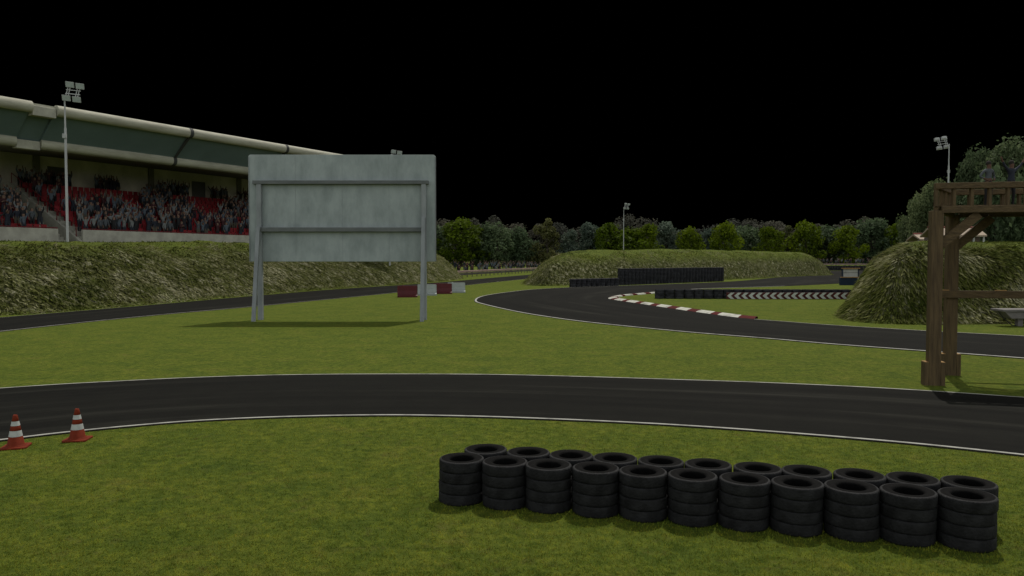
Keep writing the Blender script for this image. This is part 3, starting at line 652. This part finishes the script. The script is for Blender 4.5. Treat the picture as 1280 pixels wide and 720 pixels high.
tyre2 = fixmesh(tyre_mesh('tyre', T2D, T2H, [M['tyre_far'], M['sidewall']], 20))
p0 = G(823, 373.5); p1 = G(1085, 374.0)
nst = int((p1 - p0).length / T2D)
for i in range(nst):
    p = p0 + (p1 - p0).normalized() * (i * (T2D - .015)) + Vector((T2D / 2 - .2, T2D / 2, 0))
    for k in range(4):
        o = bpy.data.objects.new('tyre', tyre2); C.objects.link(o); o.location = (p.x, p.y + rnd.uniform(-.03, .03), k * (T2H - .001)); o.rotation_euler = (0, 0, rnd.uniform(0, 6))
        tag(o, 'old tyre, %s, %s stack from left in the wall by chevrons' % (LAYER[k], nth(i + 1)), 'tyre', 'tyres in the wall by the chevron board')
def stack_mesh(layers):
    mb = MB()
    for k in range(layers):
        r = T2D / 2; h = T2H; z = k * (h - .001)
        mb.lathe([(r * .54, z + h * .1), (r * .9, z + h * .0), (r, z + h * .25), (r, z + h * .75), (r * .9, z + h), (r * .54, z + h * .9)], 14, closed=True)
    return fixmesh(mb.mesh('tyre_stack', M['tyre_far']))
def tyre_wall(a, b, layers, desc, group):
    me = stack_mesh(layers); n = max(1, int((b - a).length / T2D))
    for i in range(n):
        p = a.lerp(b, (i + .5) / n); o = bpy.data.objects.new('tyre_stack', me); C.objects.link(o); o.location = (p.x, p.y + .35, 0); o.rotation_euler = (0, 0, rnd.uniform(0, 6))
        tag(o, '%s, %s from the left' % (desc, nth(i + 1)), 'tyre stack', group)
tyre_wall(G(713, 359.2), G(773, 357.2), 5, 'low dark tyre stack below the grass mound', 'low tyre stacks at the mound foot')
tyre_wall(G(774, 356.5), G(904, 351.6), 11, 'tall dark tyre stack beside far track bend', 'tall tyre stacks along the far bend')
tyre_wall(Vector((68, 218.5, 0)), Vector((105, 218.5, 0)), 8, 'tyre stack under the far pink rail', 'tyre stacks under the far rail')

# chevron board
CB = empty('chevron_board', (G(907, 374).x, G(907, 374).y - 0.25, 0)); tag(CB, 'long low chevron board of white arrows on dark red beside tyre wall', 'chevron board')
Lc = G(1085, 374).x - CB.location.x; hc = 0.50
fixn(MB().box(0, Lc, 0, 0.06, 0.02, hc).build('panel', M['chev_red'], CB, .005))
per = 0.515
for i in range(int(Lc / per)):
    x = 0.04 + i * per; w = per * .58; tipx = per * .50
    c = MB(); c.prism([(x, hc / 2 + .01), (x + tipx, hc - .015), (x + tipx + w - .03, hc - .015), (x + w - .03, hc / 2 + .01), (x + tipx + w - .03, .035), (x + tipx, .035)], 'y', -0.006, -0.001)
    if x + tipx + w - .03 < Lc: fixn(c.build('chevron', M['chev_white'], CB))
for i in range(6): MB().box(i * 2 + .3, i * 2 + .36, .06, .10, -.1, hc).build('post', M['steel_dark'], CB)

# ------------------------------------------------------------------ red and white water barriers
bprof = [(-.40, 0), (.40, 0), (.40, .12), (.26, .20), (.15, .50), (.12, .88), (-.12, .88), (-.15, .50), (-.26, .20), (-.40, .12)]
L4 = 1.62; brz = 0.16; bat = [G(495, 371.9), G(520.5, 369.5), G(541, 367.6), G(558.5, 366.1)]
for i, (cn, tx) in enumerate((('red', 'dark red plastic barrier nearest the billboard leg, darkest end block'), ('white', 'white plastic barrier half hidden behind billboard leg between red barriers'), ('red', 'dark red plastic barrier between the two white barriers'), ('white', 'white plastic barrier at the far end of the barrier row'))):
    mb = MB(); n = len(bprof)
    secs = [0.0, .05, L4 - .15, L4 - .10]; vs = []
    for q, xx in enumerate(secs):
        s = .9 if q in (0, 3) else 1
        vs += [(xx, u * s, v * (1 if q in (1, 2) else .975)) for u, v in bprof]
    mb.add(vs, [(q * n + j, q * n + (j + 1) % n, (q + 1) * n + (j + 1) % n, (q + 1) * n + j) for q in range(3) for j in range(n)] + [tuple(range(n)), tuple(range(3 * n, 4 * n))])
    o = fixn(mb.build('barrier', M['plastic_' + cn])); o.location = bat[i] + Vector((0.05, .4, 0)); o.rotation_euler = (0, 0, brz)
    tag(o, tx, 'barrier', 'plastic barriers by the left track')
    cp = MB(); cp.lathe([(.06, .88), (.06, .93), (0.001, .93)], 12, off=(L4 * .25, 0, 0)); fixn(cp.build('filler_cap', M['plastic_' + cn], o))

# ------------------------------------------------------------------ traffic cones
def cone(px, py, label, rz):
    p = G(px, py); o = empty('traffic_cone', tuple(p * (1 + .16 / p.y)), rz); tag(o, label, 'traffic cone', 'traffic cones by the near track')
    rr = lambda z: .118 - (z - .03) * (.118 - .030) / .46
    bs = MB(); k = .175
    bs.prism([(-k + .03, -k), (k - .03, -k), (k, -k + .03), (k, k - .03), (k - .03, k), (-k + .03, k), (-k, k - .03), (-k, -k + .03)], 'x', 0, .028)
    bs.v = [(v[1], v[2], v[0]) for v in bs.v]; fixn(bs.build('base', M['cone'], o, .006))
    body = MB(); body.lathe([(.135, .028), (.124, .045), (rr(.06), .06), (rr(.17), .17), (rr(.17) - .002, .172), (rr(.26) - .002, .258), (rr(.26), .26), (rr(.33), .33), (rr(.33) - .002, .332), (rr(.40) - .002, .398), (rr(.40), .40), (rr(.49), .485), (.022, .495), (.018, .47)], 28); fixn(body.build('body', M['cone'], o))
    for z0, z1 in ((.172, .258), (.332, .398)): fixn(MB().lathe([(rr(z0) + .0015, z0), (rr(z1) + .0015, z1)], 28).build('stripe', M['band'], o))
cone(20, 562.5, 'orange cone with two white bands on grass at the left edge', .3)
cone(97, 553.0, 'orange cone with two white bands beside the curved white track line', .15)

# ------------------------------------------------------------------ floodlight masts
def mast_proto():
    o = empty('floodlight_mast', (0, 0, 0))
    MB().tube([(0, 0, -1.5), (0, 0, 7.6)], [.085, .075], 10).build('pole', M['mast'], o)
    MB().tube([(0, 0, 7.4), (0, 0, 9.75)], [.055, .045], 10).build('upper_pole', M['mast'], o)
    fr = MB()
    fr.beam((0, 0, 9.6), (.18, -.1, 9.6), .06, .06)
    for x in (.18, .78):
        for dx in (-.07, .07): fr.beam((x + dx - .05, -.1, 9.45), (x + dx + .22, -.16, 10.45), .04, .04)
    fr.beam((.1, -.12, 9.85), (1.0, -.12, 9.78), .05, .05); fr.beam((.15, -.12, 10.1), (1.05, -.12, 10.02), .04, .04)
    fr.build('bracket', M['mast'], o)
    for x, z in ((.22, 9.55), (.85, 9.47), (.45, 10.43), (1.07, 10.34)):
        l = MB(); rot = Matrix.Rotation(R(28), 3, 'X') @ Matrix.Rotation(R(6), 3, 'Y')
        vs = []
        for s, y in ((.6, .10), (1.0, -.10)):
            for qx, qz in ((-1, -1), (1, -1), (1, 1), (-1, 1)): vs.append(rot @ Vector((qx * .27 * s, y, qz * .2 * s)) + Vector((x, -.22, z)))
        l.add(vs, [(0, 1, 2, 3), (4, 5, 6, 7), (0, 1, 5, 4), (1, 2, 6, 5), (2, 3, 7, 6), (3, 0, 4, 7)])
        lo = fixn(l.build('lamp', M['lamp'], o, .02))
        gl = MB(); gl.add([rot @ Vector((qx * .24, -.106, qz * .17)) + Vector((x, -.22, z)) for qx, qz in ((-1, -1), (1, -1), (1, 1), (-1, 1))], [(0, 1, 2, 3)]); gl.build('lamp_glass', M['glass'], lo)
    MB().box(-.13, .13, -.19, -.085, 6.9, 7.2).build('control_box', M['lamp'], o, .01)
    return o
mp = mast_proto()
def put_mast(px, Y, ztop, rz, sc_, label):
    o = mp if put_mast.first else copy_tree(mp); put_mast.first = False
    p = V(px, 300, Y); o.location = (p.x, Y, ztop - 9.75 * sc_); o.rotation_euler = (0, 0, rz); o.scale = (sc_,) * 3
    tag(o, label, 'floodlight', 'floodlight masts')
put_mast.first = True
put_mast(84.5, 50.7, 13.75, 0.15, 1.0, 'tall floodlight mast with four lamps in front of the grandstand')
put_mast(487, 80, 13.55, 0.2, 1.0, 'floodlight mast mostly hidden, lamps peeping above the billboard')
put_mast(779.5, 158, 13.9, -.25, 1.0, 'thin floodlight mast rising behind the middle grass mound')
put_mast(1184, 76, 14.4, math.pi - .5, 1.0, 'floodlight mast rising behind the wooden platform rail')

# ------------------------------------------------------------------ wooden viewing platform
q0 = G(1166, 481); q1 = G(1186.5, 468.5)
u = Vector((0.955, -0.20, 0)).normalized(); W_ = 3.6
q2, q3 = q0 + u * W_, q1 + u * W_
TW = empty('viewing_platform', q0); tag(TW, 'dark brown wooden viewing platform on timber posts beside the track', 'viewing platform')
def tl(p): return Vector(p) - q0
zd = V(1166, 262.5, q0.y).z; zr = V(1168, 233, q0.y).z
sdir = (q1 - q0).normalized()
for i, q in enumerate((q0, q1, q2, q3)):
    rot = Matrix.Rotation(math.atan2(u.y, u.x), 3, 'Z')
    po = fixn(MB().box(-.125, .125, -.125, .125, -.3, zd - .02, rot=rot, org=tl(q)).build('post', M['wood'], TW, .012))
    sl_ = MB(); hs = .52
    for sx_ in (-1, 1): sl_.box(sx_ * .127 if sx_ > 0 else -.215, .215 if sx_ > 0 else -.127, -.13, .13, -.2, hs, rot=rot, org=tl(q))
    so_ = fixn(sl_.build('sleeve', M['wood'], po, .008))
    cpz = MB()
    for sx_ in (-1, 1): cpz.box(sx_ * .128 if sx_ > 0 else -.21, .21 if sx_ > 0 else -.128, -.122, .122, hs + .001, hs + .012, rot=rot, org=tl(q))
    fixn(cpz.build('sleeve_top', M['wood_cut'], po))
Z = Vector((0, 0, 1))
def bar(name, a, b, w_, h_, m='wood_h', bev=.008): return fixn(MB().beam(a, b, w_, h_).build(name, M[m], TW, bev))
lo_ = u * .128
bar('deck_beam', tl(q0) + lo_ - sdir * .10 + u*.0 + Z * zd, tl(q2) - u * .128 - sdir * .10 + Z * zd, .10, .15)
bar('deck_beam', tl(q1) + lo_ + sdir * .10 + Z * zd, tl(q3) - u * .128 + sdir * .10 + Z * zd, .10, .15)
bar('deck_beam', tl(q0) + Z * zd - sdir * .04, tl(q1) + Z * zd + sdir * .04, .10, .15); bar('deck_beam', tl(q2) + Z * zd - sdir * .04, tl(q3) + Z * zd + sdir * .04, .10, .15)
dk = MB(); nb_ = 16
for i in range(nb_):
    a_ = tl(q0).lerp(tl(q1), (i + .5) / nb_); dk.beam(a_ - u * .05 + Z * (zd + .09), a_ + u * (W_ + .05) + Z * (zd + .09), .105, .025)
fixn(dk.build('deck', M['wood_h'], TW))
for qa, qb in ((q0, q2), (q1, q3)):
    s = -1 if qa is q0 else 1
    bar('top_rail', tl(qa) - u * .03 + sdir * s * .06 + Z * zr, tl(qb) + u * .10 + sdir * s * .06 + Z * zr, .16, .13)
    for k in range(11):
        p = tl(qa).lerp(tl(qb), k / 10) + sdir * s * .06
        fixn(MB().beam(p + Z * (zd + .075), p + Z * (zr - .064), .065, .08).build('baluster', M['wood'], TW))
for qa, qb in ((q0, q1), (q2, q3)):
    bar('top_rail', tl(qa) + sdir * .03 + Z * (zr - .002), tl(qb) - sdir * .03 + Z * (zr - .002), .12, .115)
    for k in range(1, 4):
        p = tl(qa).lerp(tl(qb), k / 4); fixn(MB().beam(p + Z * (zd + .1), p + Z * (zr - .06), .06, .07).build('baluster', M['wood'], TW))
for qa, sgn in ((q0, 1), (q1, 1), (q2, -1), (q3, -1)):
    bar('brace', tl(qa) + u * sgn * .10 + Z * (zd - .78), tl(qa) + u * sgn * .86 + Z * (zd - .10), .10, .20)
zm = V(1186, 367.5, q1.y).z
bar('cross_beam', tl(q1) - u * .22 - sdir * .18 + Z * zm, tl(q3) + u * .22 - sdir * .18 + Z * zm, .09, .18)
wd = MB()
for t0, t1 in ((-.21, -.02), (1.0, 1.24)): wd.beam(tl(q1) + u * t0 - sdir * .18 + Z * (zm + .1), tl(q1) + u * t1 - sdir * .18 + Z * (zm + .1), .06, .018)
fixn(wd.build('cross_beam_edge', M['wood_cut'], TW))
# two people up on the deck
sp = .60
for px, pose, shirt, tr, sk, label in ((1236, 'hips', 'slate', black, skin_d, 'person in grey shirt with hands on hips on the wooden platform'), (1265, 'vee', 'navy', black, skin_d, 'person in navy top with both arms flung up on the wooden platform')):
    me = person_mesh('person', pose, shirt_m[shirt], tr, sk, hair_m, 1)
    mid = (q0 + q1) / 2; t = (V(px, 240, mid.y).x - mid.x); p = mid + u * t; p = mid + u * ((V(px, 240, p.y).x - mid.x) / u.x)
    o = put_person((me,), Vector((p.x, p.y, zd + .103)), .3, label, None, sp)
    h = MB(); h.lathe([(0.001, 1.785), (.05, 1.775), (.085, 1.73), (.095, 1.68), (.09, 1.63)], 14, off=(0, .008, 0)); fixn(h.build('hair', hair_m, o))

# ------------------------------------------------------------------ pedestal table, marshal booth, sheds
tp = G(1273.5, 407.5); TB = empty('pedestal_table', tp); tag(TB, 'grey table with tapered underside on one post at the foot of mound', 'table')
ztb = V(1273, 386, tp.y).z; half = 0.96
fixn(MB().box(-half, half, -.45, .45, ztb - .10, ztb).build('tabletop', M['table'], TB, .02))
tr_ = MB(); tr_.prism([(-half + .1, ztb - .102), (half - .1, ztb - .102), (half - .42, ztb - .40), (-half + .42, ztb - .40)], 'y', -.36, .36); fixn(tr_.build('underside', M['table'], TB, .015))
fixn(MB().box(-.11, .11, -.11, .11, -.2, ztb - .4).build('post', M['table'], TB, .01))
for s in (-1, 1): MB().tube([(s * (half - .06), 0, ztb - .11), (s * .62, 0, ztb - .44), (s * .28, 0, .02), (s * .12, 0, .03)], .02, 6).build('stay', M['dark'], TB)

mp_ = G(1061, 356.5); MBO = empty('marshal_booth', mp_); tag(MBO, 'small navy and pale panelled marshal booth at the edge of mound', 'booth')
zt_ = V(1061, 336, mp_.y + .8).z; k_ = mp_.y / F
fixn(MB().box(-11 * k_, 11 * k_, 0, .25, -.1, .86).build('front_panel', M['blue'], MBO, .02))
fixn(MB().box(-9.5 * k_, 14 * k_, -.08, .33, .862, .95).build('counter', M['wood_cut'], MBO, .01))
fixn(MB().box(-3.6 * k_, 15 * k_, .80, .90, .9, zt_).build('upper_panel', M['pale'], MBO, .01))
fixn(MB().box(-4.8 * k_, -3.7 * k_, .75, .95, -.1, zt_).build('corner_post', M['blue'], MBO)); fixn(MB().box(15.1 * k_, 16.2 * k_, .75, .95, -.1, zt_).build('corner_post', M['blue'], MBO))
fixn(MB().box(11.2 * k_, 15 * k_, .5, .7, -.1, .86).build('side_panel', M['pale'], MBO)); fixn(MB().box(-3.6 * k_, 15 * k_, .78, .795, 1.42, 1.45).build('panel_seam', M['dark'], MBO)); fixn(MB().box(-5 * k_, 17 * k_, .6, 1.0, zt_ + .001, zt_ + .09).build('roof', M['wood_cut'], MBO, .01))

def shed(px0, px1, Y, py_top, py_eave, label, depth=2.6):
    a = V(px0, 300, Y).x; b = V(px1, 300, Y).x; zr_ = V(px0, py_top, Y + depth / 2).z; ze = V(px0, py_eave, Y).z; o = empty('shed', ((a + b) / 2, Y, 0)); tag(o, label, 'shed', 'sheds behind the right mound')
    h = (b - a) / 2
    fixn(MB().box(-h + .2, h - .2, .6, depth - .2, -.1, ze - .15).build('wall', M['shed'], o))
    r = MB(); r.prism([(-.4, ze - .12), (-.4, ze + .06), (depth / 2, zr_), (depth + .4, ze + .06), (depth + .4, ze - .12), (depth / 2, zr_ - .2)], 'x', -h, h); fixn(r.build('roof', M['roof'], o))
    MB().tube([(-h, depth / 2, zr_ + .03), (h, depth / 2, zr_ + .03)], .11, 8).build('ridge_cap', M['ridge'], o)
    n = int(2 * h / 1.15)
    for i in range(n + 1): MB().box(-h + .1 + i * (2 * h - .2) / n - .09, -h + .1 + i * (2 * h - .2) / n + .09, 0, .18, -.1, ze - .12).build('column', M['pale'], o)
shed(1148, 1173, 96, 292.6, 299.5, 'long low shed with pale roof left of the wooden posts')
shed(1167, 1231, 88, 284.5, 294.5, 'taller pale roofed shed with columns seen between the wooden posts')

# ------------------------------------------------------------------ guard rails and far crowds
def guard_rail(a, b, h, label, posts, lowdark=True):
    o = empty('guard_rail', a); tag(o, label, 'guard rail'); d = b - a; n = Vector((-d.y, d.x, 0)).normalized()
    def strip(z0, z1, off, name, m):
        mb = MB(); prof = [(0, z0), (.06, z0 + (z1 - z0) * .25), (0, (z0 + z1) / 2), (.06, z0 + (z1 - z0) * .75), (0, z1)]
        vs = [tuple(n * -(q + off) + Z * zz) for q, zz in prof] + [tuple(d + n * -(q + off) + Z * zz) for q, zz in prof]
        vs += [tuple(n * -(off - .03) + Z * z1), tuple(d + n * -(off - .03) + Z * z1), tuple(n * -(off - .03) + Z * z0), tuple(d + n * -(off - .03) + Z * z0)]
        mb.add(vs, [(i, i + 1, i + 6, i + 5) for i in range(4)] + [(4, 9, 11, 10), (10, 11, 13, 12), (0, 12, 13, 5)]); fixn(mb.build(name, m, o))
    strip(h * .66, h, .1, 'beam', M['rail_pink']); 
    if lowdark: strip(h * .33, h * .60, .08, 'lower_beam', M['rail_dark'])
    for i in range(posts): 
        p = d * (i + .5) / posts; MB().box(p.x - .07, p.x + .07, p.y - .07, p.y + .07, -.2, h * .95).build('post', M['rail_dark'], o)
    return o
ra, rb = G(560, 348.0), G(690, 338.8)
guard_rail(ra, rb, 1.15, 'faded pink guard rail on posts below the far left crowd', 30)
guard_rail(Vector((66, 219.6, 1.0)), Vector((110, 219.6, 1.0)), .95, 'faded pink rail over tyres beyond the far asphalt', 14, False)
n = 0; far = []
for row in range(3):
    for i in range(22):
        t = (i + rnd.uniform(.15, .85)) / 22; p = ra.lerp(rb, t); q = (rb - ra).normalized(); pn = Vector((-q.y, q.x, 0)); far.append((p + pn * (1.6 + row * 1.5 + rnd.uniform(-.3, .3)) + Z * min(.25 + row * .35, .85), row, t))
cnt = {}
for p, row, t in sorted(far, key=lambda q: (q[1], q[2])):
    v = rnd.choice(VAR); cnt[row] = cnt.get(row, 0) + 1
    put_person(v, p, math.pi * 0 + rnd.uniform(-.5, .5), 'spectator in %s top, %s, %s along, %s row, left guard rail' % (v[1], v[2].replace('both ', ''), nth(cnt[row]), nth(row + 1)), 'spectators behind the left guard rail', rnd.uniform(.95, 1.08))
for row in range(2):
    for i in range(19):
        v = rnd.choice(VAR); x = 80 + (i + rnd.uniform(.2, .8)) * 1.45 + 0
        put_person(v, Vector((x, 224.2 + row * 1.6, 1.45 + row * .25)), rnd.uniform(-.5, .5), 'spectator in %s top, %s, %s along, %s row, far rail' % (v[1], v[2].replace('both ', ''), nth(i + 1), nth(row + 1)), 'spectators above the far rail', rnd.uniform(.95, 1.1))

# ------------------------------------------------------------------ trees
def crown_mesh(name, w, h, z0, n, leaf, seed, m, shape='round', clumps=26):
    rg = np.random.default_rng(seed)
    cl = []
    for i in range(clumps):
        t = rg.uniform(0.02, 1.0); 
        rad = {'round': math.sqrt(max(0.05, 1 - (2 * t - 0.95) ** 2)), 'cone': 1.0 - 0.72 * t, 'tall': math.sin(math.pi * min(1, 0.18 + 0.80 * t)) ** .7, 'weep': math.sqrt(max(.1, 1 - t ** 3))}[shape]
        a = rg.uniform(0, 2 * math.pi); rr = w / 2 * rad * math.sqrt(rg.uniform(.15, 1)) * rg.uniform(.75, 1.05)
        cl.append((rr * math.cos(a), rr * math.sin(a), z0 + h * t * .93, w * rg.uniform(.11, .21), rg.uniform(0, 1)))
    cl = np.array(cl); k = rg.integers(0, clumps, n); c = cl[k]
    d = rg.normal(size=(n, 3)); d /= np.linalg.norm(d, axis=1)[:, None]; rr = rg.uniform(.45, 1.12, n) ** .6
    p = c[:, :3] + d * (c[:, 3] * rr)[:, None] * np.array([1, 1, 1.25 if shape == 'weep' else .85])
    if shape == 'weep': p[:, 2] -= np.abs(rg.normal(size=n)) * h * .05
    p[:, 2] = np.maximum(p[:, 2], z0 * .4)
    nn = d * .6 + rg.normal(size=(n, 3)) * .6 + np.array([0, 0, .3]); nn /= np.linalg.norm(nn, axis=1)[:, None]
    t1 = np.cross(nn, rg.normal(size=(n, 3))); t1 /= np.linalg.norm(t1, axis=1)[:, None]; t2 = np.cross(nn, t1)
    s = leaf * rg.uniform(.55, 1.3, n); s2 = s * rg.uniform(.5, .9, n)
    q = np.stack([p - t1 * s[:, None], p - t2 * s2[:, None] * .7, p + t1 * s[:, None], p + t2 * s2[:, None]], 1).reshape(-1, 3)
    me = bpy.data.meshes.new(name); me.vertices.add(4 * n); me.vertices.foreach_set('co', q.ravel()); me.loops.add(4 * n); me.loops.foreach_set('vertex_index', np.arange(4 * n)); me.polygons.add(n)
    me.polygons.foreach_set('loop_start', np.arange(0, 4 * n, 4)); me.polygons.foreach_set('loop_total', np.full(n, 4)); me.update(); me.validate()
    at = me.color_attributes.new('tint', 'FLOAT_COLOR', 'POINT'); tv = np.clip(.45 * c[:, 4] + .55 * rg.uniform(0, 1, n), 0, 1); cc = np.repeat(np.stack([tv, tv, tv, np.ones(n)], 1), 4, 0); at.data.foreach_set('color', cc.ravel().astype(np.float32))
    me.materials.append(m); return me
def trunk_mesh(name, h, r, seed, w):
    rg = random.Random(seed); mb = MB(); pts = [(0, 0, -.3)]; rad = [r * 1.25]
    for i in range(1, 6): pts.append((rg.uniform(-.2, .2), rg.uniform(-.2, .2), h * i / 5 * .8)); rad.append(r * (1 - .16 * i))
    mb.tube(pts, rad, 8)
    for i in range(6):
        z = h * rg.uniform(.25, .6); a = rg.uniform(0, 6.28); l = w * rg.uniform(.2, .36); mb.tube([(0, 0, z), (math.cos(a) * l * .5, math.sin(a) * l * .5, z + l * .5), (math.cos(a) * l, math.sin(a) * l, z + l * .8)], [r * .4, r * .28, r * .1], 6)
    return mb.mesh(name, M['bark'])
LM = {'lime': leaf_mat('lime_leaves', (0.026, 0.046, 0.002), (0.120, 0.170, 0.006), .45), 'dark': leaf_mat('dark_leaves', (0.016, 0.032, 0.012), (0.130, 0.180, 0.095), .4), 'blue': leaf_mat('blue_green_leaves', (0.022, 0.040, 0.028), (0.150, 0.190, 0.155), .4),
      'olive': leaf_mat('olive_leaves', (0.024, 0.030, 0.008), (0.120, 0.125, 0.050), .35), 'grey': leaf_mat('grey_leaves', (0.028, 0.028, 0.020), (0.130, 0.130, 0.110), .4), 'green': leaf_mat('mid_green_leaves', (0.028, 0.050, 0.018), (0.165, 0.205, 0.105), .4)}
TREE = {}
def tree_kind(key, shape, w, h, z0, n, leaf, seeds, matk=None, clumps=26):
    TREE[key] = [(crown_mesh('crown', w, h - z0, z0, n, leaf, s, LM[matk or key], shape, clumps), trunk_mesh('trunk', h * .8, w * .03 + .06, s, w), w, h) for s in seeds]
tree_kind('lime', 'round', 9, 10, 1.4, 3200, .34, (1, 2, 3), clumps=32); tree_kind('dark', 'weep', 9, 11, 1.6, 3800, .36, (4, 5, 6), clumps=34); tree_kind('blue', 'cone', 8.5, 11, 1.0, 3800, .33, (7, 8, 9), clumps=34); tree_kind('olive', 'tall', 8, 11, 1.2, 2400, .34, (10, 11)); tree_kind('grey', 'tall', 10, 15, 5, 2000, .34, (12, 13, 14), clumps=20)
tree_kind('green', 'round', 14, 17, 2.0, 14000, .32, (15, 16, 17), clumps=95)
DESC = {'lime': 'bright lime green bushy tree', 'dark': 'dark green drooping tree', 'blue': 'blue green conical tree', 'olive': 'olive brown tall tree', 'grey': 'grey green tree', 'green': 'large mid green tree'}
tn = {}
def put_tree(key, px, Y, py_top, wpx, where, group):
    cm, tm, w, h = rnd.choice(TREE[key]); x = V(px, 300, Y).x; H = V(px, py_top, Y).z; Wm = wpx * Y / F
    o = empty('tree', (x, Y, 0), rnd.uniform(0, 6.28)); o.scale = (Wm / w, Wm / w, H / h)
    c = bpy.data.objects.new('crown', cm); C.objects.link(c); c.parent = o; t = bpy.data.objects.new('trunk', tm); C.objects.link(t); t.parent = o
    k = (key, where); tn[k] = tn.get(k, 0) + 1
    tag(o, '%s, %s such from left %s' % (DESC[key], nth(tn[k]), where), 'tree', group)
front = [('dark', 545, 282, 40), ('lime', 577, 279, 54), ('dark', 616, 283, 50), ('dark', 652, 284, 40), ('olive', 684, 276, 42), ('blue', 711, 289, 34), ('blue', 737, 281, 36), ('lime', 760, 284, 32), ('lime', 785, 290, 44), ('lime', 810, 285, 30), ('blue', 833, 280, 44), ('lime', 861, 289, 30), ('blue', 882, 288, 40), ('lime', 906, 283, 34),
         ('dark', 932, 287, 50), ('lime', 961, 288, 30), ('olive', 984, 285, 38), ('lime', 1008, 282, 36), ('dark', 1036, 287, 56), ('lime', 1060, 286, 32), ('dark', 1090, 278, 58), ('lime', 1123, 283, 34), ('olive', 1146, 283, 36), ('lime', 525, 286, 36), ('dark', 495, 284, 44)]
for key, px, py, wpx in sorted(front, key=lambda q: q[1]): put_tree(key, px, (243 if key == 'lime' else 251) + rnd.uniform(-3, 3), py - 2.5, wpx * (1.3 if key == 'lime' else 1.05), 'in the far front line', 'far front line of trees')
px = 500
while px < 1175:
    put_tree('grey', px, 272 + rnd.uniform(-5, 5), 277 + rnd.uniform(-8, 8), rnd.uniform(38, 54), 'in the far rear line', 'far rear line of trees'); px += rnd.uniform(23, 36)
for key, px, Y, py, wpx in sorted([('green', 1146, 150, 246, 40), ('green', 1170, 140, 228, 58), ('dark', 1196, 150, 212, 62), ('green', 1222, 135, 190, 70), ('green', 1262, 130, 177, 88), ('dark', 1300, 140, 178, 80), ('green', 1345, 130, 170, 100), ('dark', 1245, 118, 214, 66), ('dark', 1290, 112, 210, 70)], key=lambda q: q[1]):
    put_tree(key, px, Y, py, wpx * 1.05, 'in clump behind platform', 'tall trees behind the platform')
# distant undergrowth closing the foot of the wood
rg = np.random.default_rng(5)
parts = [crown_mesh('undergrowth', 10, 7, 0.2, 700, .5, 100 + i, LM['dark'], 'round', 14) for i in range(3)]
um = bmesh.new()
for i in range(64):
    tmp = parts[i % 3].copy(); tmp.transform(Matrix.Translation((-70 + i * 4.2 + rg.uniform(-1, 1), 288 + rg.uniform(-6, 6), 0)) @ Matrix.Rotation(rg.uniform(0, 6.28), 4, 'Z') @ Matrix.Diagonal((1, 1, rg.uniform(.8, 1.3), 1))); um.from_mesh(tmp); bpy.data.meshes.remove(tmp)
ume = bpy.data.meshes.new('undergrowth'); um.to_mesh(ume); um.free(); ume.materials.append(LM['dark'])
uo = bpy.data.objects.new('undergrowth', ume); C.objects.link(uo); tag(uo, kind='stuff')

# ------------------------------------------------------------------ mown grass blades in front of the near road
rg = np.random.default_rng(11)
E = np.array([(p.x, p.y) for p in NB]); o_ = np.argsort(E[:, 0]); E = E[o_]
nbl = 150000
Y = 6.2 + (14.5 - 6.2) * rg.uniform(0, 1, nbl) ** 1.35; X = rg.uniform(-.76, .76, nbl) * Y
ok = Y < np.interp(X, E[:, 0], E[:, 1]) - .03; X, Y = X[ok], Y[ok]; n = len(X)
hgt = rg.uniform(.012, .030, n); ang = rg.uniform(0, 6.28, n); wd_ = rg.uniform(.003, .006, n); ln = rg.uniform(.2, .9, n) * hgt; la = rg.uniform(0, 6.28, n)
q = np.zeros((n, 3, 3)); q[:, 0, 0] = X - np.cos(ang) * wd_; q[:, 0, 1] = Y - np.sin(ang) * wd_; q[:, 1, 0] = X + np.cos(ang) * wd_; q[:, 1, 1] = Y + np.sin(ang) * wd_
q[:, 2, 0] = X + np.cos(la) * ln; q[:, 2, 1] = Y + np.sin(la) * ln; q[:, 2, 2] = hgt
me = bpy.data.meshes.new('grass_blades'); me.vertices.add(3 * n); me.vertices.foreach_set('co', q.ravel()); me.loops.add(3 * n); me.loops.foreach_set('vertex_index', np.arange(3 * n)); me.polygons.add(n)
me.polygons.foreach_set('loop_start', np.arange(0, 3 * n, 3)); me.polygons.foreach_set('loop_total', np.full(n, 3)); me.update(); me.validate()
at = me.color_attributes.new('tint', 'FLOAT_COLOR', 'POINT'); tv = rg.uniform(1.3, 2.5, n); y2 = rg.uniform(.9, 1.3, n)
at.data.foreach_set('color', np.repeat(np.stack([tv * y2, tv, tv * .9, np.ones(n)], 1), 3, 0).ravel().astype(np.float32))
me.materials.append(M['blades']); ob = bpy.data.objects.new('grass', me); C.objects.link(ob); tag(ob, kind='stuff')
